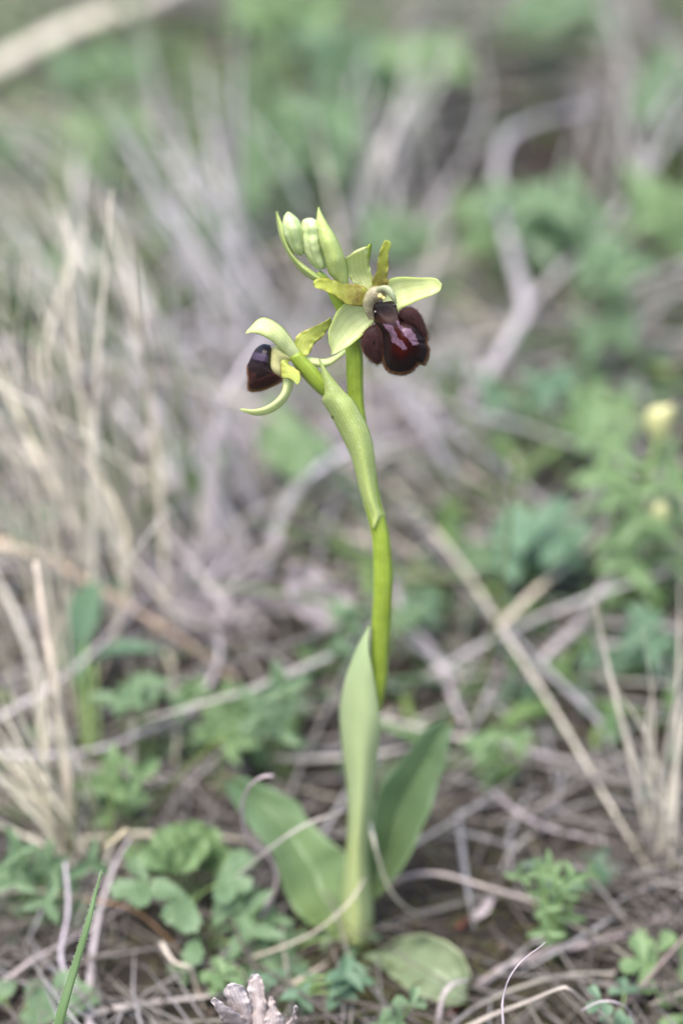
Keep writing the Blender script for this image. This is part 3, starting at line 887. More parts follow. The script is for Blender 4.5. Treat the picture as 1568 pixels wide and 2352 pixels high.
S('bow_straw', 'thin grey straw bowing out from the right of the orchid foot', 'straw', [(890, 2035, 3), (940, 2012, 7), (1010, 2007, 9), (1110, 2035, 8), (1230, 2070, 6), (1360, 2100, 4), (1470, 2125, 2)], 13, (0.50, 0.42, 0.38), 0.7, seed=26)
S('pale_curl', 'pale straw curl hanging in front of the right orchid leaf', 'straw', [(848, 1888, 26), (858, 1930, 25), (872, 1985, 20), (893, 2040, 14), (925, 2080, 8), (968, 2105, 2)], 10, (0.66, 0.60, 0.46), 0.6, seed=27)
S('crossing_curl', 'tan straw curl crossing in front of the orchid foot', 'straw', [(500, 2225, 2), (560, 2205, 5), (640, 2178, 8), (715, 2145, 12), (775, 2100, 16), (815, 2055, 18), (838, 2015, 18)], 10, (0.52, 0.45, 0.36), 0.7, seed=28)
S('arc_straw', 'grey straw arc crossing the left orchid leaf', 'straw', [(500, 2055, 8), (560, 2000, 18), (625, 1945, 26), (700, 1895, 30), (790, 1863, 28), (850, 1850, 20)], 10, (0.47, 0.42, 0.37), 0.7, seed=29)
S('curly_stem', 'thin reddish grey stem curling over the tip of the left orchid leaf', 'stem', [(628, 1782, 44), (600, 1785, 44), (570, 1812, 40), (556, 1860, 34), (568, 1925, 26), (605, 1955, 22), (632, 1995, 18), (632, 2040, 14), (605, 2100, 9), (555, 2165, 5), (500, 2245, 1)], 9, (0.44, 0.36, 0.36), 0.8, seed=30)
S('rusty_stem', 'thin rusty orange stem bowing beside the hairy grass blade', 'stem', [(190, 2066, 12), (250, 2074, 13), (310, 2092, 12), (365, 2135, 9), (420, 2195, 5), (470, 2290, 1)], 6, (0.30, 0.17, 0.085), 0.8, seed=31)
S('grey_flat_stem', 'flat grey stem slanting behind the hairy grass blade', 'stem', [(208, 2420, 1), (206, 2260, 4), (225, 2110, 9), (262, 1990, 14), (300, 1925, 18)], 20, (0.45, 0.39, 0.40), 0.4, seed=32)
S('lavender_stick', 'thin lavender stick standing left of the hairy grass blade', 'stick', [(160, 2400, 1), (157, 2270, 6), (140, 2190, 10), (157, 2090, 15), (150, 1980, 20)], 13, (0.46, 0.40, 0.43), 0.8, seed=33)
S('kinked_straw', 'short kinked pale straw beneath the toothed rosette', 'straw', [(372, 2165, 12), (385, 2190, 12), (405, 2212, 11), (438, 2224, 10), (448, 2260, 6), (470, 2320, 1)], 12, (0.55, 0.47, 0.38), 0.7, seed=34)
S('bent_straw_tip', 'tan straw bent sharply above the toothed rosette', 'straw', [(240, 1945, 22), (270, 1925, 24), (292, 1905, 25), (315, 1945, 20), (335, 1985, 12), (360, 2060, 1)], 11, (0.50, 0.42, 0.27), 0.7, seed=35)
S('diagonal_straw', 'thin grey straw slanting across the bottom left litter', 'straw', [(-40, 2300, 3), (60, 2215, 6), (150, 2165, 6), (260, 2100, 5), (330, 2050, 3)], 13, (0.42, 0.35, 0.34), 0.7, seed=36)
S('fallen_straw', 'pale straw lying flat behind the dry capsule', 'straw', [(180, 2330, 2), (330, 2305, 4), (460, 2290, 4), (600, 2275, 2)], 20, (0.48, 0.42, 0.38), 0.5, seed=37)
S('short_straw', 'short broken tan straw on the soil left of the orchid foot', 'straw', [(620, 2290, 2), (680, 2255, 4), (748, 2212, 3)], 18, (0.52, 0.44, 0.35), 0.6, seed=38)
S('wiry_stem', 'wiry lavender stem creeping along the soil beside the dry capsule', 'stem', [(640, 2350, 3), (710, 2338, 4), (790, 2334, 4), (870, 2345, 2)], 8, (0.50, 0.40, 0.43), 0.8, seed=39)
S('hooked_stem', 'pale hooked stem in front of the yellowing ground leaf', 'stem', [(1000, 2400, 1), (1008, 2330, 6), (1018, 2285, 9), (1040, 2260, 10), (1075, 2252, 8)], 14, (0.50, 0.42, 0.42), 0.7, seed=40)
S('hoop_stem', 'thin hoop of dry stem at the foot of the folded straw', 'stem', [(1335, 2320, 20), (1380, 2300, 23), (1420, 2305, 22), (1450, 2335, 16), (1490, 2450, 1)], 6, (0.55, 0.47, 0.48), 0.8, seed=41)
S('thin_rod', 'thin brown rod slanting up from the soil at the right edge', 'stem', [(1390, 2350, 1), (1450, 2290, 6), (1510, 2220, 10), (1600, 2120, 12)], 10, (0.30, 0.22, 0.20), 0.9, seed=42)
S('flat_straw', 'grey straw lying under the long beige straw', 'straw', [(1080, 1690, 3), (1200, 1720, 5), (1300, 1745, 5), (1400, 1740, 2)], 18, (0.46, 0.39, 0.40), 0.5, seed=43)
S('low_straw', 'lavender straw lying on the mossy soil below the long straw', 'straw', [(1130, 1820, 3), (1230, 1890, 5), (1330, 1920, 6), (1440, 1940, 5), (1540, 1960, 2)], 16, (0.44, 0.37, 0.38), 0.6, seed=44)
S('standing_rod', 'thin olive green rod standing right of the orchid', 'stem', [(1065, 1690, 1), (1105, 1570, 14), (1140, 1420, 30), (1165, 1240, 48), (1185, 1065, 66)], 13, (0.16, 0.20, 0.06), 0.9, prof=lambda s: 1 - 0.6 * s, mat='blade', seed=45)
S('pink_rod', 'short pinkish dry rod standing beside the olive green rod', 'stem', [(1150, 1330, 1), (1145, 1260, 12), (1135, 1180, 24)], 17, (0.52, 0.42, 0.36), 0.8, seed=46)
S('diagonal_straw', 'dark lavender straw slanting down behind the orchid stem', 'straw', [(900, 1310, 6), (930, 1420, 6), (990, 1490, 5), (1040, 1600, 3), (1090, 1720, 1)], 28, (0.45, 0.39, 0.40), 0.5, seed=47)
S('yellow_green_stem', 'thin yellow green stem rising over the clover left of the orchid', 'stem', [(350, 1870, 2), (390, 1810, 12), (450, 1745, 22), (515, 1690, 30)], 9, (0.22, 0.30, 0.04), 0.9, mat='blade', seed=48)
S('left_thin_straw', 'thin beige straw fallen across the base of the left tuft', 'straw', [(-40, 1880, 8), (60, 1920, 10), (130, 1960, 8), (215, 2020, 2)], 20, PALE, 0.5, seed=49)
S('low_left_straw', 'beige straw pointing in to the left tuft from below', 'straw', [(-40, 2055, 6), (60, 2045, 8), (150, 2055, 6), (210, 2080, 2)], 16, (0.58, 0.50, 0.36), 0.5, seed=50)

S('leaning_straw', 'bright beige straw leaning left out of the tall tussock', 'straw', [(335, 1400, 1), (285, 1200, 24), (215, 980, 48), (130, 780, 68), (40, 600, 84)], 22, PALE, 0.5, seed=61, prof=taper)
S('leaning_straw', 'pale straw leaning left, its tip below the reed stem', 'straw', [(340, 1390, 1), (300, 1120, 34), (250, 880, 60), (190, 640, 84), (120, 430, 100)], 21, (0.62, 0.56, 0.47), 0.5, seed=62, prof=taper)
S('leaning_straw', 'short bright straw leaning left at the foot of the tall tussock', 'straw', [(310, 1420, 1), (290, 1290, 14), (250, 1150, 28), (190, 1030, 40)], 26, PALE, 0.4, seed=63, prof=taper)
S('leaning_straw', 'grey straw leaning left at the left edge above the tan straw', 'straw', [(200, 1350, 1), (140, 1120, 26), (80, 940, 44), (-30, 720, 62)], 24, (0.56, 0.51, 0.47), 0.4, seed=64, prof=taper)
S('leaning_straw', 'lavender straw leaning left under the lavender grey tuft', 'straw', [(600, 900, 1), (545, 680, 30), (490, 480, 54), (420, 330, 70)], 30, LAV, 0.4, seed=65, prof=taper)
S('leaning_straw', 'greenish straw leaning left between the tall tussock and the buds', 'straw', [(470, 1080, 1), (420, 860, 28), (330, 640, 54), (240, 470, 72)], 22, (0.50, 0.50, 0.33), 0.4, seed=66, prof=taper)
S('leaning_straw', 'pale straw slanting through the left edge litter', 'straw', [(120, 1720, 1), (90, 1560, 14), (40, 1420, 26), (-40, 1260, 38)], 20, (0.66, 0.60, 0.50), 0.4, seed=67, prof=taper)
S('leaning_straw', 'straight grey straw crossing behind the lower flower', 'straw', [(520, 1290, 1), (430, 1150, 14), (330, 1010, 26), (210, 860, 36)], 22, (0.58, 0.53, 0.50), 0.4, seed=68, prof=taper)
S('leaning_straw', 'pinkish straw rising behind the dead leaf', 'straw', [(600, 1480, 1), (540, 1420, 8), (470, 1330, 16), (390, 1240, 24), (330, 1190, 28)], 24, (0.56, 0.48, 0.45), 0.4, seed=69, prof=taper)

# big pale dead leaf leaning behind the stem
L = [(730, 1450), (680, 1400), (655, 1345), (662, 1295)]
R = [(830, 1435), (800, 1370), (735, 1310), (682, 1290)]
o = organ('dead_leaf', L, R, [4, 10, 16, 20], M['dead_leaf'], None, cup=[0, 2, 2, 0], thick=0.3, n=16, m=9, ripple=0.6, seed=31, mapper=lambda x, y, d: G(x, y, d / 1000))
tag(o, 'pale lavender dead leaf leaning in the litter behind the orchid stem', 'dead leaf')


# ------------------------------------------------------------------ tufts
def tuft(name, label, base, tips, col, wpx, mat='straw', seed=0, cat='grass tuft', jitter=0.15, flat=0.35, spread=14, group=None, bow=0.12):
    """a clump: blades from one foot; tips are (x, y, lean) with lean in mm behind (+) or before (-) the foot"""
    rnd = random.Random(seed)
    foot = onto(G(*base))
    o = thing(name, label, cat, foot, group)
    dist = (foot - CAM).dot(CF)
    for i, (x, y, lean) in enumerate(tips):
        b = foot + Vector((rnd.uniform(-1, 1), rnd.uniform(-1, 1), 0)) * spread * 0.0005
        b.z = gz(b.x, b.y) - 0.001
        t = P(x, y, foot.y * 1000 + lean)
        if t.z < gz(t.x, t.y) + 0.002:
            t.z = gz(t.x, t.y) + 0.002
        side = (t - b).cross(Vector((0, 1, 0))).normalized() * rnd.gauss(0, bow) * (t - b).length
        m1 = b.lerp(t, 0.35) + side * 0.7 + Vector((0, 0, 0.04 * (t - b).length))
        m2 = b.lerp(t, 0.7) + side * 0.8
        k = rnd.uniform(1 - jitter, 1 + jitter)
        h = rnd.uniform(-0.04, 0.04)
        c = (col[0] * k + h * .3, col[1] * k, max(0.01, col[2] * k - h * .3), 1)
        mb = MB()
        mm = wpx * K * dist * 1000 * rnd.uniform(0.7, 1.25)
        tube(mb, [b, m1, m2, t], mm, mm * flat, sides=6, n=12, twist=rnd.uniform(-1.5, 1.5), col=c, prof=taper, seed=rnd.random() * 50)
        mb.build('blade', M[mat], o)
    return o


def fan(n, x0, x1, y0, y1, lean=(-20, 20), seed=0):
    r = random.Random(seed)
    return [(x0 + (x1 - x0) * (i + r.random()) / n, y0 + (y1 - y0) * (i + r.random()) / n + r.uniform(-40, 40), r.uniform(*lean)) for i in range(n)]


tuft('grass_tuft', 'stiff beige straw tuft at the right edge beside the long straw', (1540, 2010), [(1362, 1370, 10), (1472, 1430, 0), (1575, 1480, -5), (1560, 1310, 20), (1590, 1560, 10), (1440, 1700, -10), (1600, 1800, -5), (1520, 1500, 5), (1400, 1560, -3)], (0.60, 0.54, 0.43), 15, seed=1, bow=0.05, spread=10)
tuft('grass_tuft', 'pale dry tuft with green blades leaning left at the left edge', (185, 1985), fan(26, -200, 150, 1740, 1440, (-12, 10), 2), (0.62, 0.56, 0.42), 12, seed=2, bow=0.05, jitter=0.3)
tuft('grass_tuft', 'short green tuft among the pale dry blades at the left edge', (160, 2010), fan(14, -120, 230, 1850, 1650, (-12, 10), 3), (0.17, 0.23, 0.08), 9, mat='blade', seed=3)
tuft('grass_tuft', 'tall tussock of beige stalks leaning left behind the tan straw', (335, 1420), fan(24, -300, 300, 860, 400, (-45, 15), 4), (0.76, 0.67, 0.53), 14, seed=4, bow=0.09, spread=34, jitter=0.35)
tuft('grass_tuft', 'greyish tussock leaning left below the tall tussock', (90, 1640), fan(18, -240, 170, 1300, 960, (-25, 12), 5), (0.70, 0.61, 0.46), 13, seed=5, bow=0.09, spread=22, jitter=0.35)
tuft('grass_tuft', 'grey dry tuft leaning left behind the lower flower', (560, 1310), fan(9, 180, 520, 740, 540, (-20, 30), 6), (0.58, 0.53, 0.53), 17, seed=6, bow=0.07, spread=22)
tuft('grass_tuft', 'lavender grey tuft leaning left beneath the reed stem', (620, 760), fan(13, 100, 520, 280, 100, (-20, 60), 7), (0.58, 0.53, 0.53), 17, seed=7, bow=0.06, spread=34)
tuft('grass_tuft', 'pale grey tuft left of the lavender grey tuft', (330, 840), fan(11, -200, 240, 420, 280, (-20, 60), 8), (0.60, 0.55, 0.50), 16, seed=8, bow=0.07, spread=34)
tuft('grass_tuft', 'broad green grass tuft behind the orchid buds', (720, 520), fan(24, 520, 880, 60, -60, (-10, 80), 9), (0.13, 0.20, 0.095), 20, mat='blade', seed=9, bow=0.08, spread=40)
tuft('grass_tuft', 'dry grey tuft beside the broad green grass tuft', (900, 560), fan(14, 700, 1120, 160, 20, (-10, 80), 10), (0.48, 0.45, 0.43), 15, seed=10, bow=0.08, spread=40)
tuft('grass_tuft', 'dry tuft with upright blades behind the bent twig', (1420, 235), fan(6, 1290, 1460, -60, -120, (0, 120), 11), (0.46, 0.43, 0.41), 15, seed=11, bow=0.1, spread=40)
tuft('grass_tuft', 'grey dry tuft at the right edge behind the forked twig', (1520, 620), fan(12, 1300, 1680, 180, 120, (-10, 60), 12), (0.46, 0.43, 0.42), 15, seed=12, bow=0.1, spread=40)
tuft('grass_tuft', 'green grass tuft under the reed stem', (300, 520), fan(10, 120, 420, 200, 180, (-10, 60), 13), (0.15, 0.24, 0.08), 24, mat='blade', seed=13, bow=0.1, spread=34)
tuft('grass_tuft', 'green blades mixed into the tall tussock', (350, 1330), fan(18, -100, 440, 860, 640, (-20, 20), 14), (0.19, 0.26, 0.09), 13, mat='blade', seed=14, bow=0.08, spread=24)
tuft('grass_tuft', 'low grey tuft between the orchid and the bent twig', (930, 1080), fan(9, 840, 1080, 800, 760, (-10, 30), 15), (0.44, 0.40, 0.40), 20, seed=15, bow=0.12, spread=30)

# the sharp, hairy grass blade in front
hb = [G(30, 2850, 0.001), G(85, 2560, 0.018), G(135, 2352, 0.034), G(170, 2230, 0.041), G(200, 2130, 0.047), G(220, 2050, 0.051), G(235, 1997, 0.054)]
mb = MB()
tube(mb, hb, 1.9, 0.6, sides=8, n=40, col=(0.13, 0.21, 0.085, 1), prof=lambda s: 1 - 0.9 * s ** 4, up=(0, -1, 0.2))
mb2 = MB()
rnd = random.Random(77)
q = [Vector(p) for p in resample([tuple(p) for p in hb], 80)]
for i in range(700):
    k = rnd.randrange(79)
    p = q[k].lerp(q[k + 1], rnd.random())
    w = 0.0009 * (1 - 0.9 * (k / 79) ** 4)
    sg = rnd.choice((-1, 1))
    b = p + Vector((sg * w, 0, 0))
    d = Vector((sg, rnd.gauss(0, .5), rnd.gauss(0.3, .4))).normalized() * rnd.uniform(0.0002, 0.0005)
    e = Vector((0, 0, 0.00002))
    mb2.add([b - e, b + e, b + Vector((0, 0.00003, 0)), b + d], [(0, 1, 3), (1, 2, 3), (2, 0, 3)], None, [(0.5, 0.55, 0.45, 1)] * 4)
ho = thing('hairy_grass', 'sharp hairy green grass blade standing upright before the litter', 'grass blade', onto(hb[0]))
mb.build('blade', M['blade'], ho)
h2 = mb2.build('fine_hair', M['hair'], ho)
h2['kind'] = 'stuff'


# ------------------------------------------------------------------ herbs
def leaflet_mesh(name, mat, w=0.5, teeth=0, fold=0.25, curl=0.2, obov=0.6, n=9, m=7, seed=0):
    """unit leaflet: foot at origin, along +y, upper face +z"""
    V, uv = [], []
    for i in range(n):
        s = i / (n - 1)
        prof = max(0.02, math.sin(math.pi * min(1, s ** obov * 0.97 + 0.03)) ** 0.75)
        if teeth:
            prof = (s / 0.72) ** 0.8 * 0.94 + 0.06 if s < 0.72 else max(0.12, math.sqrt(max(0.0, 1 - ((s - 0.72) / 0.29) ** 2)))
        for j in range(m):
            b = 2 * j / (m - 1) - 1
            x = b * w / 2 * prof
            y = s
            if teeth and s > 0.4 and abs(b) > 0.5:
                k = (abs(b) - 0.5) / 0.5
                y += 0.07 * k * (1 if i % 2 else -0.6)
                x *= 1 + k * (0.10 if i % 2 else -0.13)
            z = fold * abs(x) - curl * s * s + 0.06 * mnoise.noise((s * 4, b * 2, seed)) + 0.02 * math.cos(s * 26 - abs(b) * 9) * abs(b)
            V.append((x, y, z))
            uv.append((s, j / (m - 1)))
    mb = MB()
    mb.add(V, grid_faces(n, m), uv)
    return mb.mesh(name, mat)


LM = {}
for key in ('herb', 'herb_bright', 'herb_blue'):
    LM[key, 'clover'] = [leaflet_mesh('leaflet', M[key], 0.58, 0, 0.6, 0.25, 0.62, seed=k) for k in range(3)]
    LM[key, 'lance'] = [leaflet_mesh('leaflet', M[key], 0.40, 0, 0.6, 0.2, 0.75, seed=k) for k in range(3)]
    LM[key, 'toothed'] = [leaflet_mesh('leaflet', M[key], 0.66, 1, 0.5, 0.15, 0.55, n=13, seed=k) for k in range(3)]
    LM[key, 'round'] = [leaflet_mesh('leaflet', M[key], 0.92, 0, 0.2, 0.2, 0.7, seed=k) for k in range(3)]


def frame(yaxis, zhint):
    y = yaxis.normalized()
    x = y.cross(zhint).normalized()
    z = x.cross(y)
    return Matrix((x, y, z)).transposed()


def compound_leaf(root, foot, end, normal, size, key, kind, count, rnd, span=140, erect=0.0):
    """petiole from foot to end, then leaflets fanned round the end"""
    mb = MB()
    mid = foot.lerp(end, 0.5) + Vector((0, 0, 0.15 * (end - foot).length))
    tube(mb, [foot, mid, end], max(0.5, size * 0.07), sides=6, n=8, prof=lambda s: 1 - .35 * s)
    lf = mb.build('leaf', M['herb_stem'], root)
    out = (end - mid)
    out = out - normal * out.dot(normal)
    if out.length < 1e-5:
        out = Vector((rnd.gauss(0, 1), rnd.gauss(0, 1), 0.2))
    out.normalize()
    if erect:
        out = (out * (1 - erect) + Vector((0, 0, 1)) * erect)
        out = (out - normal * out.dot(normal)).normalized()
    for i in range(count):
        a = math.radians((i / (count - 1) - 0.5) * span if count > 1 else 0) + rnd.gauss(0, 0.12)
        d = (Matrix.Rotation(a, 3, normal) @ out)
        d = (d + normal * rnd.uniform(0.0, 0.5)).normalized()
        o = put('leaflet', LM[key, kind][rnd.randrange(3)], lf, loc=end)
        o.rotation_euler = frame(d, normal).to_euler()
        k = size / 1000 * rnd.uniform(0.8, 1.15)
        o.scale = (k, k, k)
    return lf


def herb(name, label, base, leaves, key, kind, size, count=3, cat='herb', seed=0, group=None, span=140, dense=1, erect=0.0):
    """leaves: (x, y, dy) pixels of leaf centres with dy mm behind the foot"""
    rnd = random.Random(seed)
    foot = onto(G(*base))
    o = thing(name, label, cat, foot, group)
    extra = [(x + rnd.gauss(0, 42), y + rnd.gauss(0, 30), dy + rnd.gauss(0, 4)) for x, y, dy in leaves for _ in range(dense)]
    size = size * 0.56
    for x, y, dy in list(leaves) + extra:
        e = P(x, y, foot.y * 1000 + dy)
        g = gz(e.x, e.y) + 0.003
        if e.z < g:
            e = G(x, y, g)
        out = Vector((e.x - foot.x, e.y - foot.y, 0))
        nrm = (Vector((0, -0.35 - erect, 1 - 0.75 * erect)) + out * 12 + Vector((rnd.gauss(0, .3), rnd.gauss(0, .3), 0))).normalized()
        compound_leaf(o, foot + Vector((rnd.gauss(0, .001), rnd.gauss(0, .001), -0.001)), e, nrm, size * rnd.uniform(.85, 1.15), key, kind, count, rnd, span, erect)
    return o


def around(x, y, rx, ry, n, seed, dmm=12):
    r = random.Random(seed)
    return [(x + rx * r.uniform(-1, 1), y + ry * r.uniform(-1, 1), r.uniform(-dmm, dmm)) for _ in range(n)]


# toothed rosette, lower left, and its neighbours
herb('toothed_rosette', 'hairy toothed leaf rosette fanned up left of the orchid', (425, 2130), [(410, 1985, 0), (440, 1975, 4), (395, 2000, -4), (455, 2000, 6), (425, 1960, 6), (485, 2000, 4), (370, 2010, 2)], 'herb_bright', 'toothed', 13, 5, seed=3, span=80, dense=0, erect=0.9)
herb('toothed_rosette', 'flat toothed leaves spread out under the hairy rosette', (430, 2140), [(340, 2030, -4), (500, 2030, -4), (430, 2060, -8), (520, 2090, -2)], 'herb', 'toothed', 13, 3, seed=4, span=120, dense=0)
herb('round_leaf_herb', 'dark rounded leaves in the shade under the toothed rosette', (480, 2180), [(490, 2130, -4), (540, 2120, 0), (450, 2150, -8), (540, 2170, -6), (590, 2200, -4)], 'herb', 'toothed', 13, 1, seed=5, dense=0)
herb('clover', 'green clover behind the toothed rosette', (500, 1790), around(490, 1660, 90, 60, 9, 6), 'herb_bright', 'lance', 10, 5, cat='clover', seed=6, span=200, erect=0.5, dense=0)
herb('clover', 'clover with narrow leaflets left of the sheathed stem', (660, 1770), around(660, 1630, 80, 65, 8, 7), 'herb', 'lance', 10, 3, cat='clover', seed=7, span=200, erect=0.5, dense=0)
herb('clover', 'small clover behind the tip of the sheath leaf', (850, 1560), around(830, 1450, 85, 50, 7, 8), 'herb', 'clover', 7, 3, cat='clover', seed=8, span=230)
herb('clover', 'small clover above the curly stem', (330, 1760), around(310, 1620, 45, 40, 4, 9), 'herb', 'clover', 8, 3, cat='clover', seed=9, span=230)
herb('broad_leaf_herb', 'dark green broad leaf beside the straight beige stalk', (215, 1720), [(195, 1480, 10), (215, 1520, 4), (180, 1560, 6)], 'herb_blue', 'lance', 30, 1, seed=10, dense=0)
herb('clover', 'green clover at the foot of the left tuft', (290, 1930), around(280, 1830, 55, 50, 6, 11), 'herb_bright', 'lance', 12, 3, cat='clover', seed=11, span=200, erect=0.5)
herb('clover', 'low clover under the left orchid leaf', (640, 2190), around(650, 2150, 110, 50, 7, 12, 8), 'herb', 'lance', 10, 3, cat='clover', seed=12, span=230)
herb('clover', 'green clover right of the right orchid leaf', (1160, 1800), around(1155, 1730, 50, 45, 5, 13), 'herb_bright', 'clover', 7, 3, cat='clover', seed=13, span=230)
herb('leafy_sprig', 'leafy green sprig standing on the litter beside the twig', (1270, 2210), [(1262, 1990, 0), (1275, 2015, -2), (1245, 2045, 2), (1290, 2045, 0), (1250, 2085, -3), (1300, 2110, 2), (1270, 2150, -2)], 'herb_bright', 'lance', 6, 3, cat='sprig', seed=14, span=200, erect=0.6)
herb('clover', 'small bluish clover behind the leafy sprig', (1330, 2080), around(1330, 2010, 40, 35, 4, 15), 'herb_blue', 'clover', 6, 3, cat='clover', seed=15, span=230)
herb('clover', 'bright green clover at the right edge below the tuft', (1530, 2270), [(1510, 2190, 0), (1560, 2240, -3), (1580, 2290, -5)], 'herb_bright', 'toothed', 9, 3, cat='clover', seed=16, span=160)
herb('clover', 'bright yellow green leaflets above the dry capsule', (520, 2290), [(505, 2235, -2), (525, 2240, 0), (500, 2265, -4)], 'herb_bright', 'toothed', 5.5, 3, cat='clover', seed=17, span=200)
herb('clover', 'toothed leaflets at the lower edge right of the dry capsule', (890, 2420), [(870, 2350, -4), (920, 2345, -3)], 'herb', 'toothed', 6, 3, cat='clover', seed=18, span=160)
herb('clover', 'toothed bluish leaflets beneath the folded straw', (1420, 2400), [(1410, 2345, -3), (1440, 2360, -5)], 'herb_blue', 'toothed', 6, 3, cat='clover', seed=19, span=160)
herb('clover', 'dark green leaves at the bottom left corner', (40, 2330), around(40, 2300, 60, 30, 3, 20, 3), 'herb', 'round', 8, 3, cat='clover', seed=20, span=200)
herb('clover', 'green clover between the left tuft and the lavender stick', (90, 2110), around(90, 2060, 100, 70, 8, 21, 8), 'herb', 'lance', 9, 3, cat='clover', seed=21, span=220, dense=2, erect=0.4)
herb('clover', 'dark clover behind the dry capsule', (640, 2330), around(660, 2270, 140, 40, 7, 22, 6), 'herb_blue', 'clover', 7, 3, cat='clover', seed=22, span=220)
# tall leafy plant with the yellow bud
lp = herb('leafy_plant', 'tall leafy plant with a yellow bud at the right edge', (1440, 1420), [(1400, 1080, 0), (1440, 1130, -4), (1490, 1120, 6), (1380, 1170, 4), (1460, 1190, -6), (1530, 1110, 0), (1550, 1180, 4), (1410, 1230, 0), (1500, 1230, -4), (1370, 1000, 10), (1440, 1290, -5), (1480, 1330, 2), (1400, 1340, -2), (1560, 1290, 0), (1375, 1090, 0), (1530, 1060, 4), (1425, 1030, 4)], 'herb_bright', 'lance', 13, 3, cat='leafy plant', seed=30, span=240, dense=0, erect=0.35)
fy = G(1440, 1420).y * 1000
mb = MB()
tube(mb, [onto(G(1440, 1420)), P(1455, 1230, fy), P(1490, 1080, fy), P(1512, 1000, fy)], 1.3, sides=8, n=14)
mb.build('stem', M['herb_stem'], lp)
body('yellow_bud', [(1506, 1020), (1486, 985), (1484, 955), (1496, 938), (1536, 930)], [(1514, 1020), (1530, 1002), (1540, 970), (1546, 945), (1546, 928)], fy, M['yellow'], lp, depth=0.7, n=14, sides=12, lobes=4, lobe_amp=0.08)
body('yellow_bud', [(1508, 1215), (1495, 1195), (1495, 1170), (1512, 1155)], [(1516, 1215), (1528, 1200), (1532, 1175), (1524, 1155)], fy - 3, M['yellow'], lp, depth=1.0, n=12, sides=12)
far_specs = [
    ('round clover leaf held up behind the lower flower', (700, 1180), around(690, 1000, 50, 40, 3, 40, 8), 'herb_bright', 'round', 12, 3),
    ('bluish clover behind the olive green rod', (1230, 1400), around(1225, 1250, 70, 60, 6, 41), 'herb_blue', 'round', 11, 3),
    ('dark green clover by the foot of the bent twig', (1220, 1080), around(1220, 950, 90, 60, 7, 42), 'herb_blue', 'clover', 12, 3),
    ('bright herb below the yellow bud', (1350, 1060), around(1370, 950, 50, 80, 6, 43), 'herb_bright', 'clover', 12, 3),
    ('leafy herb standing in front of the forked twig', (1420, 860), around(1420, 680, 70, 90, 9, 44), 'herb', 'clover', 14, 3),
    ('leafy herb in the mouth of the dark hollow', (1270, 690), around(1270, 540, 80, 70, 9, 45), 'herb', 'clover', 14, 3),
    ('bright herb leaning on the bent twig', (1130, 640), around(1110, 500, 50, 60, 6, 46), 'herb_bright', 'clover', 13, 3),
    ('green herb at the right edge by the forked twig', (1520, 640), around(1530, 500, 50, 60, 6, 47), 'herb_bright', 'clover', 13, 3),
    ('bright herb far behind the upper flower', (960, 300), around(980, 165, 70, 50, 7, 48, 30), 'herb_bright', 'clover', 18, 3),
    ('green herb among the broad green grass', (740, 520), around(730, 340, 80, 80, 8, 49, 25), 'herb', 'clover', 16, 3),
    ('green herb far back at the frame top', (620, 190), around(640, 60, 80, 60, 8, 50, 30), 'herb_bright', 'clover', 20, 3),
    ('bright herb left of the lavender grey tuft', (270, 490), around(265, 360, 60, 60, 7, 51, 20), 'herb_bright', 'clover', 16, 3),
    ('green herb under the reed stem', (250, 300), around(240, 200, 80, 50, 7, 52, 25), 'herb', 'clover', 18, 3),
    ('green herb beside the grey tuft on the left', (200, 720), around(190, 640, 80, 60, 6, 53, 15), 'herb', 'clover', 13, 3),
    ('green herb behind the bud cluster', (520, 620), around(510, 500, 60, 70, 6, 54, 15), 'herb', 'lance', 15, 5),
    ('green herb inside the tall tussock', (420, 1180), around(430, 1090, 40, 50, 4, 55, 10), 'herb_bright', 'clover', 10, 3),
    ('herb at the far right corner behind the twigs', (1540, 300), around(1540, 190, 60, 70, 6, 56, 25), 'herb', 'clover', 16, 3),
    ('green herb behind the right petal', (920, 620), around(920, 520, 60, 60, 6, 57, 15), 'herb', 'clover', 12, 3),
    ('clover on the litter behind the long straw', (1110, 1400), around(1090, 1320, 70, 50, 5, 58, 10), 'herb', 'clover', 10, 3),
    ('clover low behind the straw tuft', (1450, 1560), around(1450, 1480, 80, 50, 5, 59, 10), 'herb_blue', 'clover', 9, 3),
    ('clover right beside the orchid stem', (960, 1480), around(960, 1400, 40, 40, 4, 60, 8), 'herb_blue', 'clover', 8, 3),
    ('dark herb far behind the dorsal sepal', (820, 330), around(810, 200, 60, 60, 5, 61, 30), 'herb_blue', 'lance', 22, 5),
    ('herb at the left edge below the reed stem', (40, 420), around(50, 330, 60, 50, 5, 62, 20), 'herb', 'clover', 14, 3),
    ('herb far behind the bent twig', (1330, 130), around(1330, 60, 90, 50, 6, 63, 30), 'herb', 'clover', 18, 3),
    ('green leaves at the left edge under the tan straw', (50, 1320), around(60, 1230, 50, 40, 5, 64, 10), 'herb', 'clover', 9, 3),
]
for i, (lab, b, lv_, key, kind, size, cnt) in enumerate(far_specs):
    herb('herb', lab, b, lv_, key, kind, size * (1.15 if i % 2 else 1.0), cnt, seed=100 + i, span=230, dense=i % 2, erect=0.3)

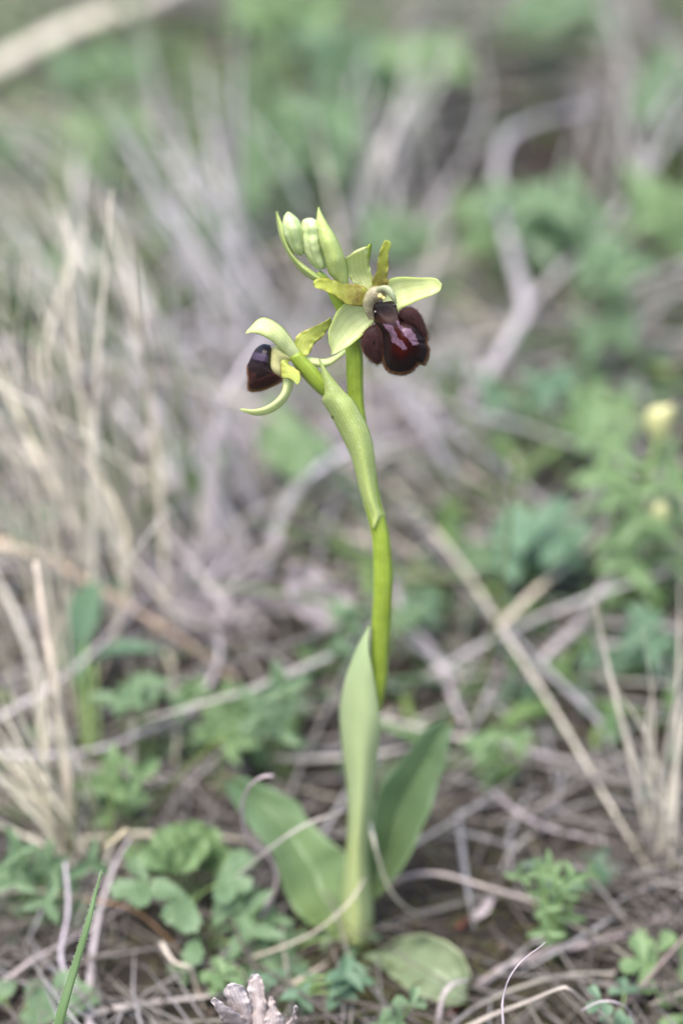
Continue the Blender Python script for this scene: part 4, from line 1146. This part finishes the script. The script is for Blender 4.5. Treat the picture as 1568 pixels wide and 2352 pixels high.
# ------------------------------------------------------------------ small things in front
cy_ = (CAM + ray(580, 2300) * 0.412).y
cap_foot = onto(Vector((P(580, 2360, cy_ * 1000).x, cy_, 0)))
cap = thing('dry_capsule', 'dry papery seed capsule split open in front of the orchid', 'seed capsule', cap_foot)
fc = cy_ * 1000
for L, R, dy, cp in (
        (zz(Z5, [(170, 1760), (60, 1700), (20, 1640), (0, 1570), (5, 1560)]), zz(Z5, [(240, 1760), (225, 1700), (150, 1640), (60, 1590), (15, 1558)]), [0, -2, -4, -5], 1.2),
        (zz(Z5, [(190, 1760), (130, 1640), (80, 1560), (72, 1500), (95, 1468)]), zz(Z5, [(250, 1760), (245, 1640), (230, 1560), (195, 1490), (140, 1468)]), [0, 0, -0.5, -1], 1.4),
        (zz(Z5, [(230, 1760), (235, 1640), (230, 1540), (222, 1460), (255, 1408)]), zz(Z5, [(370, 1760), (350, 1640), (330, 1540), (325, 1470), (285, 1410)]), [0, 0.5, 1, 1.2], 1.6),
        (zz(Z5, [(250, 1790), (320, 1700), (345, 1620), (350, 1550), (365, 1545)]), zz(Z5, [(460, 1790), (455, 1720), (440, 1670), (400, 1610), (370, 1550)]), [0, -0.5, -0.5, 0], 1.4),
        (zz(Z5, [(300, 1800), (420, 1740), (480, 1700), (510, 1640), (522, 1605)]), zz(Z5, [(400, 1820), (470, 1790), (510, 1730), (528, 1660), (528, 1606)]), [0, -1, -1.5, -2], 0.8)):
    organ('valve', L, R, [fc + d for d in dy], M['capsule'], cap, cup=[cp * 1.0, cp * .7, cp * .4, 0.1], thick=0.3, n=24, m=13, ripple=0.7, seed=len(L) + int(cp * 10))
mb = MB()
tube(mb, [cap_foot, P(575, 2440, fc), P(572, 2360, fc)], 2.2, sides=10, n=10, col=(0.3, 0.22, 0.2, 1), prof=lambda s: 0.5 + 0.9 * s)
mb.build('stem', M['straw'], cap)

for nm, lab, px, w, mt, d in (
        ('red_leaf', 'small red leaf on the soil right of the orchid foot', (1062, 2118), 16, 'red', 2),
        ('red_leaf', 'small red brown leaf tip under the yellowing ground leaf', (1040, 2318), 20, 'red', 2),
        ('dead_leaf', 'small lavender dead leaf on the soil beside the red leaf', (1110, 2085), 34, 'dead_leaf', 3),
        ('dead_leaf', 'curled white dead leaf standing left of the orchid foot', (600, 2080), 44, 'dead_leaf', 9)):
    x, y = px
    o = organ(nm, [(x - w, y + w * .7), (x - w * .4, y), (x + w * .5, y - w * .8)], [(x - w * .6, y + w * .9), (x + w * .3, y + w * .3), (x + w * .7, y - w * .6)], [1.0, d, d * 1.3], M[mt], None, cup=[0, 0.8, 0.2], thick=0.2, n=12, m=7, ripple=0.3, seed=x, mapper=lambda a, b, h: G(a, b, max(0.0, h) / 1000))
    tag(o, lab, 'leaf')


# ------------------------------------------------------------------ what nobody could count: litter, moss, leafy cover
def scatter_blades(name, n, region, length, width, cols, weights, rise, seed, label, mat, mask=None, cat=None, lean=0.0):
    rng = np.random.default_rng(seed)
    SEG, SID = 5, 4
    x0, x1, y0, y1 = region
    X = rng.uniform(x0, x1, n * 2)
    Y = rng.uniform(y0, y1, n * 2)
    if mask is not None:
        keep = np.array([rng.random() < mask(a, b) for a, b in zip(X, Y)])
        X, Y = X[keep], Y[keep]
    X, Y = X[:n], Y[:n]
    n = len(X)
    Z = np.array([gz(a, b) for a, b in zip(X, Y)])
    ln = rng.uniform(length[0], length[1], n)
    az = rng.uniform(0, 2 * np.pi, n) if not lean else rng.normal(math.radians(165), lean, n)
    el = np.abs(rng.normal(rise[0], rise[1], n))
    bend = rng.normal(0, 0.3, n)
    kink = rng.normal(0, 0.9, n) * (rng.random(n) < 0.22)
    droop = rng.uniform(0.2, 1.2, n) * el
    wd = rng.uniform(width[0], width[1], n)
    ci = rng.choice(len(cols), n, p=np.array(weights) / sum(weights))
    cb = np.array(cols)[ci] * rng.uniform(0.7, 1.2, (n, 1))
    t = np.linspace(0, 1, SEG)
    A = az[:, None] + bend[:, None] * (t[None] - 0.5) * 1.6 + kink[:, None] * (t[None] > 0.45)
    E = el[:, None] - droop[:, None] * t[None] * 1.6
    st = ln[:, None] / (SEG - 1)
    dx, dy, dz = np.cos(A) * np.cos(E) * st, np.sin(A) * np.cos(E) * st, np.sin(E) * st
    cx = X[:, None] + np.cumsum(dx, 1) - dx[:, :1]
    cy = Y[:, None] + np.cumsum(dy, 1) - dy[:, :1]
    cz = np.cumsum(dz, 1) - dz[:, :1]
    lift = rng.uniform(0.0002, 0.007, n) * (rng.random(n) < 0.75)
    cz = np.maximum(Z[:, None] + cz + lift[:, None], Z[:, None] + 0.0002)
    nx, ny = -np.sin(A), np.cos(A)
    w = wd[:, None] * np.array([0.85, 1, 0.95, 0.75, 0.15])[None] / 2
    th = w * 0.35
    roll = rng.uniform(-0.9, 0.9, n)[:, None]
    V = np.empty((n, SEG, SID, 3))
    for k, (a, b) in enumerate(((1, 0), (0, 1), (-1, 0), (0, -1))):
        sx = a * w * np.cos(roll) - b * th * np.sin(roll)
        sz = a * w * np.sin(roll) + b * th * np.cos(roll)
        V[:, :, k, 0] = cx + nx * sx
        V[:, :, k, 1] = cy + ny * sx
        V[:, :, k, 2] = cz + sz
    Vf = V.reshape(-1, 3)
    loc = []
    for i in range(SEG - 1):
        for k in range(SID):
            loc.append((i * SID + k, i * SID + (k + 1) % SID, (i + 1) * SID + (k + 1) % SID, (i + 1) * SID + k))
    loc = np.array(loc)
    F = (loc[None] + (np.arange(n) * SEG * SID)[:, None, None]).reshape(-1, 4)
    me = bpy.data.meshes.new(name)
    me.vertices.add(len(Vf))
    me.vertices.foreach_set('co', Vf.astype(np.float32).ravel())
    me.loops.add(F.size)
    me.loops.foreach_set('vertex_index', F.astype(np.int32).ravel())
    me.polygons.add(len(F))
    me.polygons.foreach_set('loop_start', np.arange(0, F.size, 4, dtype=np.int32))
    me.polygons.foreach_set('use_smooth', np.ones(len(F), dtype=bool))
    me.update(calc_edges=True)
    ca = me.color_attributes.new('Col', 'FLOAT_COLOR', 'POINT')
    cc = np.ones((n, SEG * SID, 4), dtype=np.float32)
    cc[:, :, :3] = cb[:, None, :]
    ca.data.foreach_set('color', cc.ravel())
    uvp = np.empty((n, SEG, SID, 2), dtype=np.float32)
    uvp[..., 0] = t[None, :, None] + rng.random(n)[:, None, None] * 9
    uvp[..., 1] = (np.arange(SID) / SID)[None, None]
    me.uv_layers.new(name='UVMap').data.foreach_set('uv', uvp.reshape(-1, 2)[F.ravel()].ravel())
    me.materials.append(mat)
    o = put(name, me)
    tag(o, label, cat, kind='stuff')
    return o


def hollow(x, y, px, py, rx, ry):
    q = G(px, py)
    return math.exp(-((x - q.x) / rx) ** 2 - ((y - q.y) / ry) ** 2)


def litter_mask(x, y):
    d = 1.0
    d -= 1.6 * hollow(x, y, 1350, 400, 0.05, 0.07)
    d -= 0.7 * hollow(x, y, 1120, 1120, 0.02, 0.03)
    d -= 0.6 * hollow(x, y, 1280, 1800, 0.02, 0.03)
    d -= 0.7 * hollow(x, y, 1000, 2100, 0.015, 0.02)
    d -= 0.5 * hollow(x, y, 600, 300, 0.05, 0.07)
    d -= 0.8 * hollow(x, y, 1000, 2240, 0.014, 0.012)
    d -= 1.2 * hollow(x, y, 815, 2230, 0.016, 0.022)
    d -= 0.9 * hollow(x, y, 700, 1290, 0.018, 0.03)
    d *= (0.7 if x > 0.005 else 0.75) if y < 0.06 else 1.0
    d *= 0.5 + 1.0 * mnoise.noise((x * 30, y * 18, 6.6))
    return max(0.004, d)


DRY = [(0.47, 0.44, 0.43), (0.52, 0.475, 0.41), (0.58, 0.52, 0.40), (0.28, 0.24, 0.215), (0.12, 0.095, 0.08), (0.42, 0.395, 0.405)]
scatter_blades('dry_litter', 14500, (-0.26, 0.26, 0.03, 1.0), (0.015, 0.06), (0.0004, 0.0015), DRY, [4, 3, 2, 4, 4, 3], (0.08, 0.18), 11, 'tangled dry grass litter covering the soil round the orchid', M['litter'], litter_mask)
scatter_blades('near_litter', 6500, (-0.12, 0.13, -0.14, 0.04), (0.012, 0.045), (0.0003, 0.0008), [(0.31, 0.28, 0.255), (0.38, 0.34, 0.28), (0.20, 0.165, 0.135), (0.10, 0.08, 0.065), (0.36, 0.335, 0.325)], [3, 2, 4, 5, 2], (0.1, 0.2), 19, 'thin darker stems lying on the soil before the orchid', M['litter'], litter_mask)  # darker, browner colours than the litter farther back
scatter_blades('fine_litter', 4000, (-0.2, 0.2, -0.14, 0.55), (0.008, 0.03), (0.0004, 0.001), DRY, [1, 1, 0, 4, 7, 2], (0.08, 0.3), 12, 'fine crumbled dry stems between the larger litter', M['litter'], litter_mask)
scatter_blades('standing_dry_grass', 1100, (-0.26, 0.26, 0.10, 1.0), (0.03, 0.11), (0.0005, 0.0016), DRY, [4, 3, 4, 1, 0, 4], (0.9, 0.3), 13, 'dry grass standing all over the far turf', M['litter'], lambda x, y: litter_mask(x, y) * (1.0 if x < 0.01 * (1 + 6 * y) else 0.5), lean=1.2)
scatter_blades('far_dry_grass', 9000, (-1.6, 1.6, 0.9, 3.6), (0.05, 0.14), (0.002, 0.006), DRY, [4, 3, 3, 2, 1, 3], (0.5, 0.4), 14, 'dry grass fading off over the far field', M['litter'])
scatter_blades('side_dry_grass', 5000, (-1.0, 1.0, -0.6, 1.0), (0.03, 0.09), (0.0012, 0.003), DRY, [4, 3, 3, 3, 2, 3], (0.2, 0.3), 15, 'dry grass litter on the turf to either side', M['litter'], lambda x, y: 0.0 if abs(x) < 0.24 and -0.12 < y else 1.0)
GRN = [(0.12, 0.20, 0.08), (0.16, 0.25, 0.08), (0.09, 0.16, 0.09), (0.20, 0.27, 0.09)]


def green_mask(x, y):
    d = 0.35 + 1.1 * mnoise.noise((x * 13 + 4, y * 9, 2.2))
    d -= 1.5 * hollow(x, y, 1350, 400, 0.05, 0.07)
    return max(0.004, d)


scatter_blades('green_grass', 1500, (-0.26, 0.26, 0.12, 1.0), (0.015, 0.05), (0.001, 0.0034), GRN, [3, 3, 2, 2], (0.8, 0.4), 16, 'short green grass sprouting through the litter', M['blade'], green_mask)
scatter_blades('far_green_grass', 6000, (-1.6, 1.6, 0.9, 3.6), (0.04, 0.1), (0.003, 0.008), GRN, [3, 3, 2, 2], (0.8, 0.4), 17, 'green grass of the far field', M['blade'])
MOSS = [(0.12, 0.11, 0.025), (0.085, 0.075, 0.02), (0.15, 0.10, 0.035), (0.06, 0.045, 0.02)]


def moss_mask(x, y):
    d = 0.15
    for px, py, r in ((1130, 1120, .02), (1290, 1800, .022), (1080, 2060, .018), (930, 2240, .015), (780, 2290, .015), (1290, 1950, .015), (1150, 900, .02), (330, 1540, .012), (600, 1430, .015), (1320, 440, .03)):
        d += hollow(x, y, px, py, r, r * 1.3)
    return min(1.0, d)


scatter_blades('moss', 26000, (-0.14, 0.16, -0.14, 0.5), (0.0012, 0.0035), (0.0002, 0.0005), MOSS, [3, 3, 2, 2], (0.7, 0.4), 18, 'olive brown moss cushions between the dry stems', M['blade'], moss_mask)

for px, py, r, lab in ((960, 1010, 0.022, 'crumbled lavender grey thatch heaped right of the orchid'), (630, 1090, 0.018, 'crumbled grey thatch heaped under the arched blade'), (450, 1420, 0.012, 'brown crumbled thatch beneath the beige straw')):
    q_ = G(px, py)
    scatter_blades('dry_thatch', 420, (q_.x - r, q_.x + r, q_.y - r, q_.y + r), (0.006, 0.02), (0.0008, 0.0022), [(0.50, 0.44, 0.46), (0.42, 0.36, 0.37), (0.54, 0.48, 0.47)], [2, 2, 1], (0.5, 0.4), int(px), lab, M['litter'], lambda x, y, q_=q_, r=r: math.exp(-((x - q_.x) ** 2 + (y - q_.y) ** 2) / (r * r) * 2))

scatter_blades('loose_straw', 850, (-0.24, 0.24, 0.02, 0.95), (0.04, 0.11), (0.0007, 0.0017), DRY, [4, 3, 3, 2, 0, 4], (0.25, 0.2), 37, 'loose straws lying over the litter behind the orchid', M['straw'], lambda x, y: litter_mask(x, y) if y > 0.07 else 0.0)
scatter_blades('ground_leaves', 6500, (-0.26, 0.26, 0.05, 1.0), (0.006, 0.016), (0.002, 0.0055), GRN, [3, 2, 4, 1], (0.5, 0.35), 32, 'small green leaves scattered through the dry turf', M['blade'], green_mask)
scatter_blades('fine_green_grass', 1500, (-0.24, 0.24, 0.08, 0.9), (0.03, 0.08), (0.0007, 0.0016), GRN, [2, 3, 2, 3], (0.9, 0.3), 33, 'thin green grass standing among the dry stalks', M['blade'], green_mask, lean=0.8)


def crumbs():
    rng = random.Random(5)
    mb = MB()
    for _ in range(5200):
        x, y = rng.uniform(-0.14, 0.16), rng.uniform(-0.14, 0.5)
        r = rng.uniform(0.0004, 0.0018) * rng.random() + 0.0003
        z = gz(x, y) + r * 0.4
        k = rng.uniform(0.6, 1.6)
        c = rng.choice(((0.05, 0.036, 0.028), (0.03, 0.023, 0.018), (0.10, 0.075, 0.055), (0.13, 0.11, 0.10)))
        V = [(x + r * rng.uniform(.6, 1.2) * a, y + r * rng.uniform(.6, 1.2) * b, z + r * rng.uniform(.5, 1.1) * d) for a, b, d in ((1, 0, 0), (-1, 0, 0), (0, 1, 0), (0, -1, 0), (0, 0, 1), (0, 0, -1))]
        mb.add(V, [(0, 2, 4), (2, 1, 4), (1, 3, 4), (3, 0, 4), (2, 0, 5), (1, 2, 5), (3, 1, 5), (0, 3, 5)], None, [(c[0] * k, c[1] * k, c[2] * k, 1)] * 6)
    o = mb.build('soil_crumbs', M['litter'])
    tag(o, 'dark crumbs of soil and grit on the bare ground', kind='stuff')


crumbs()
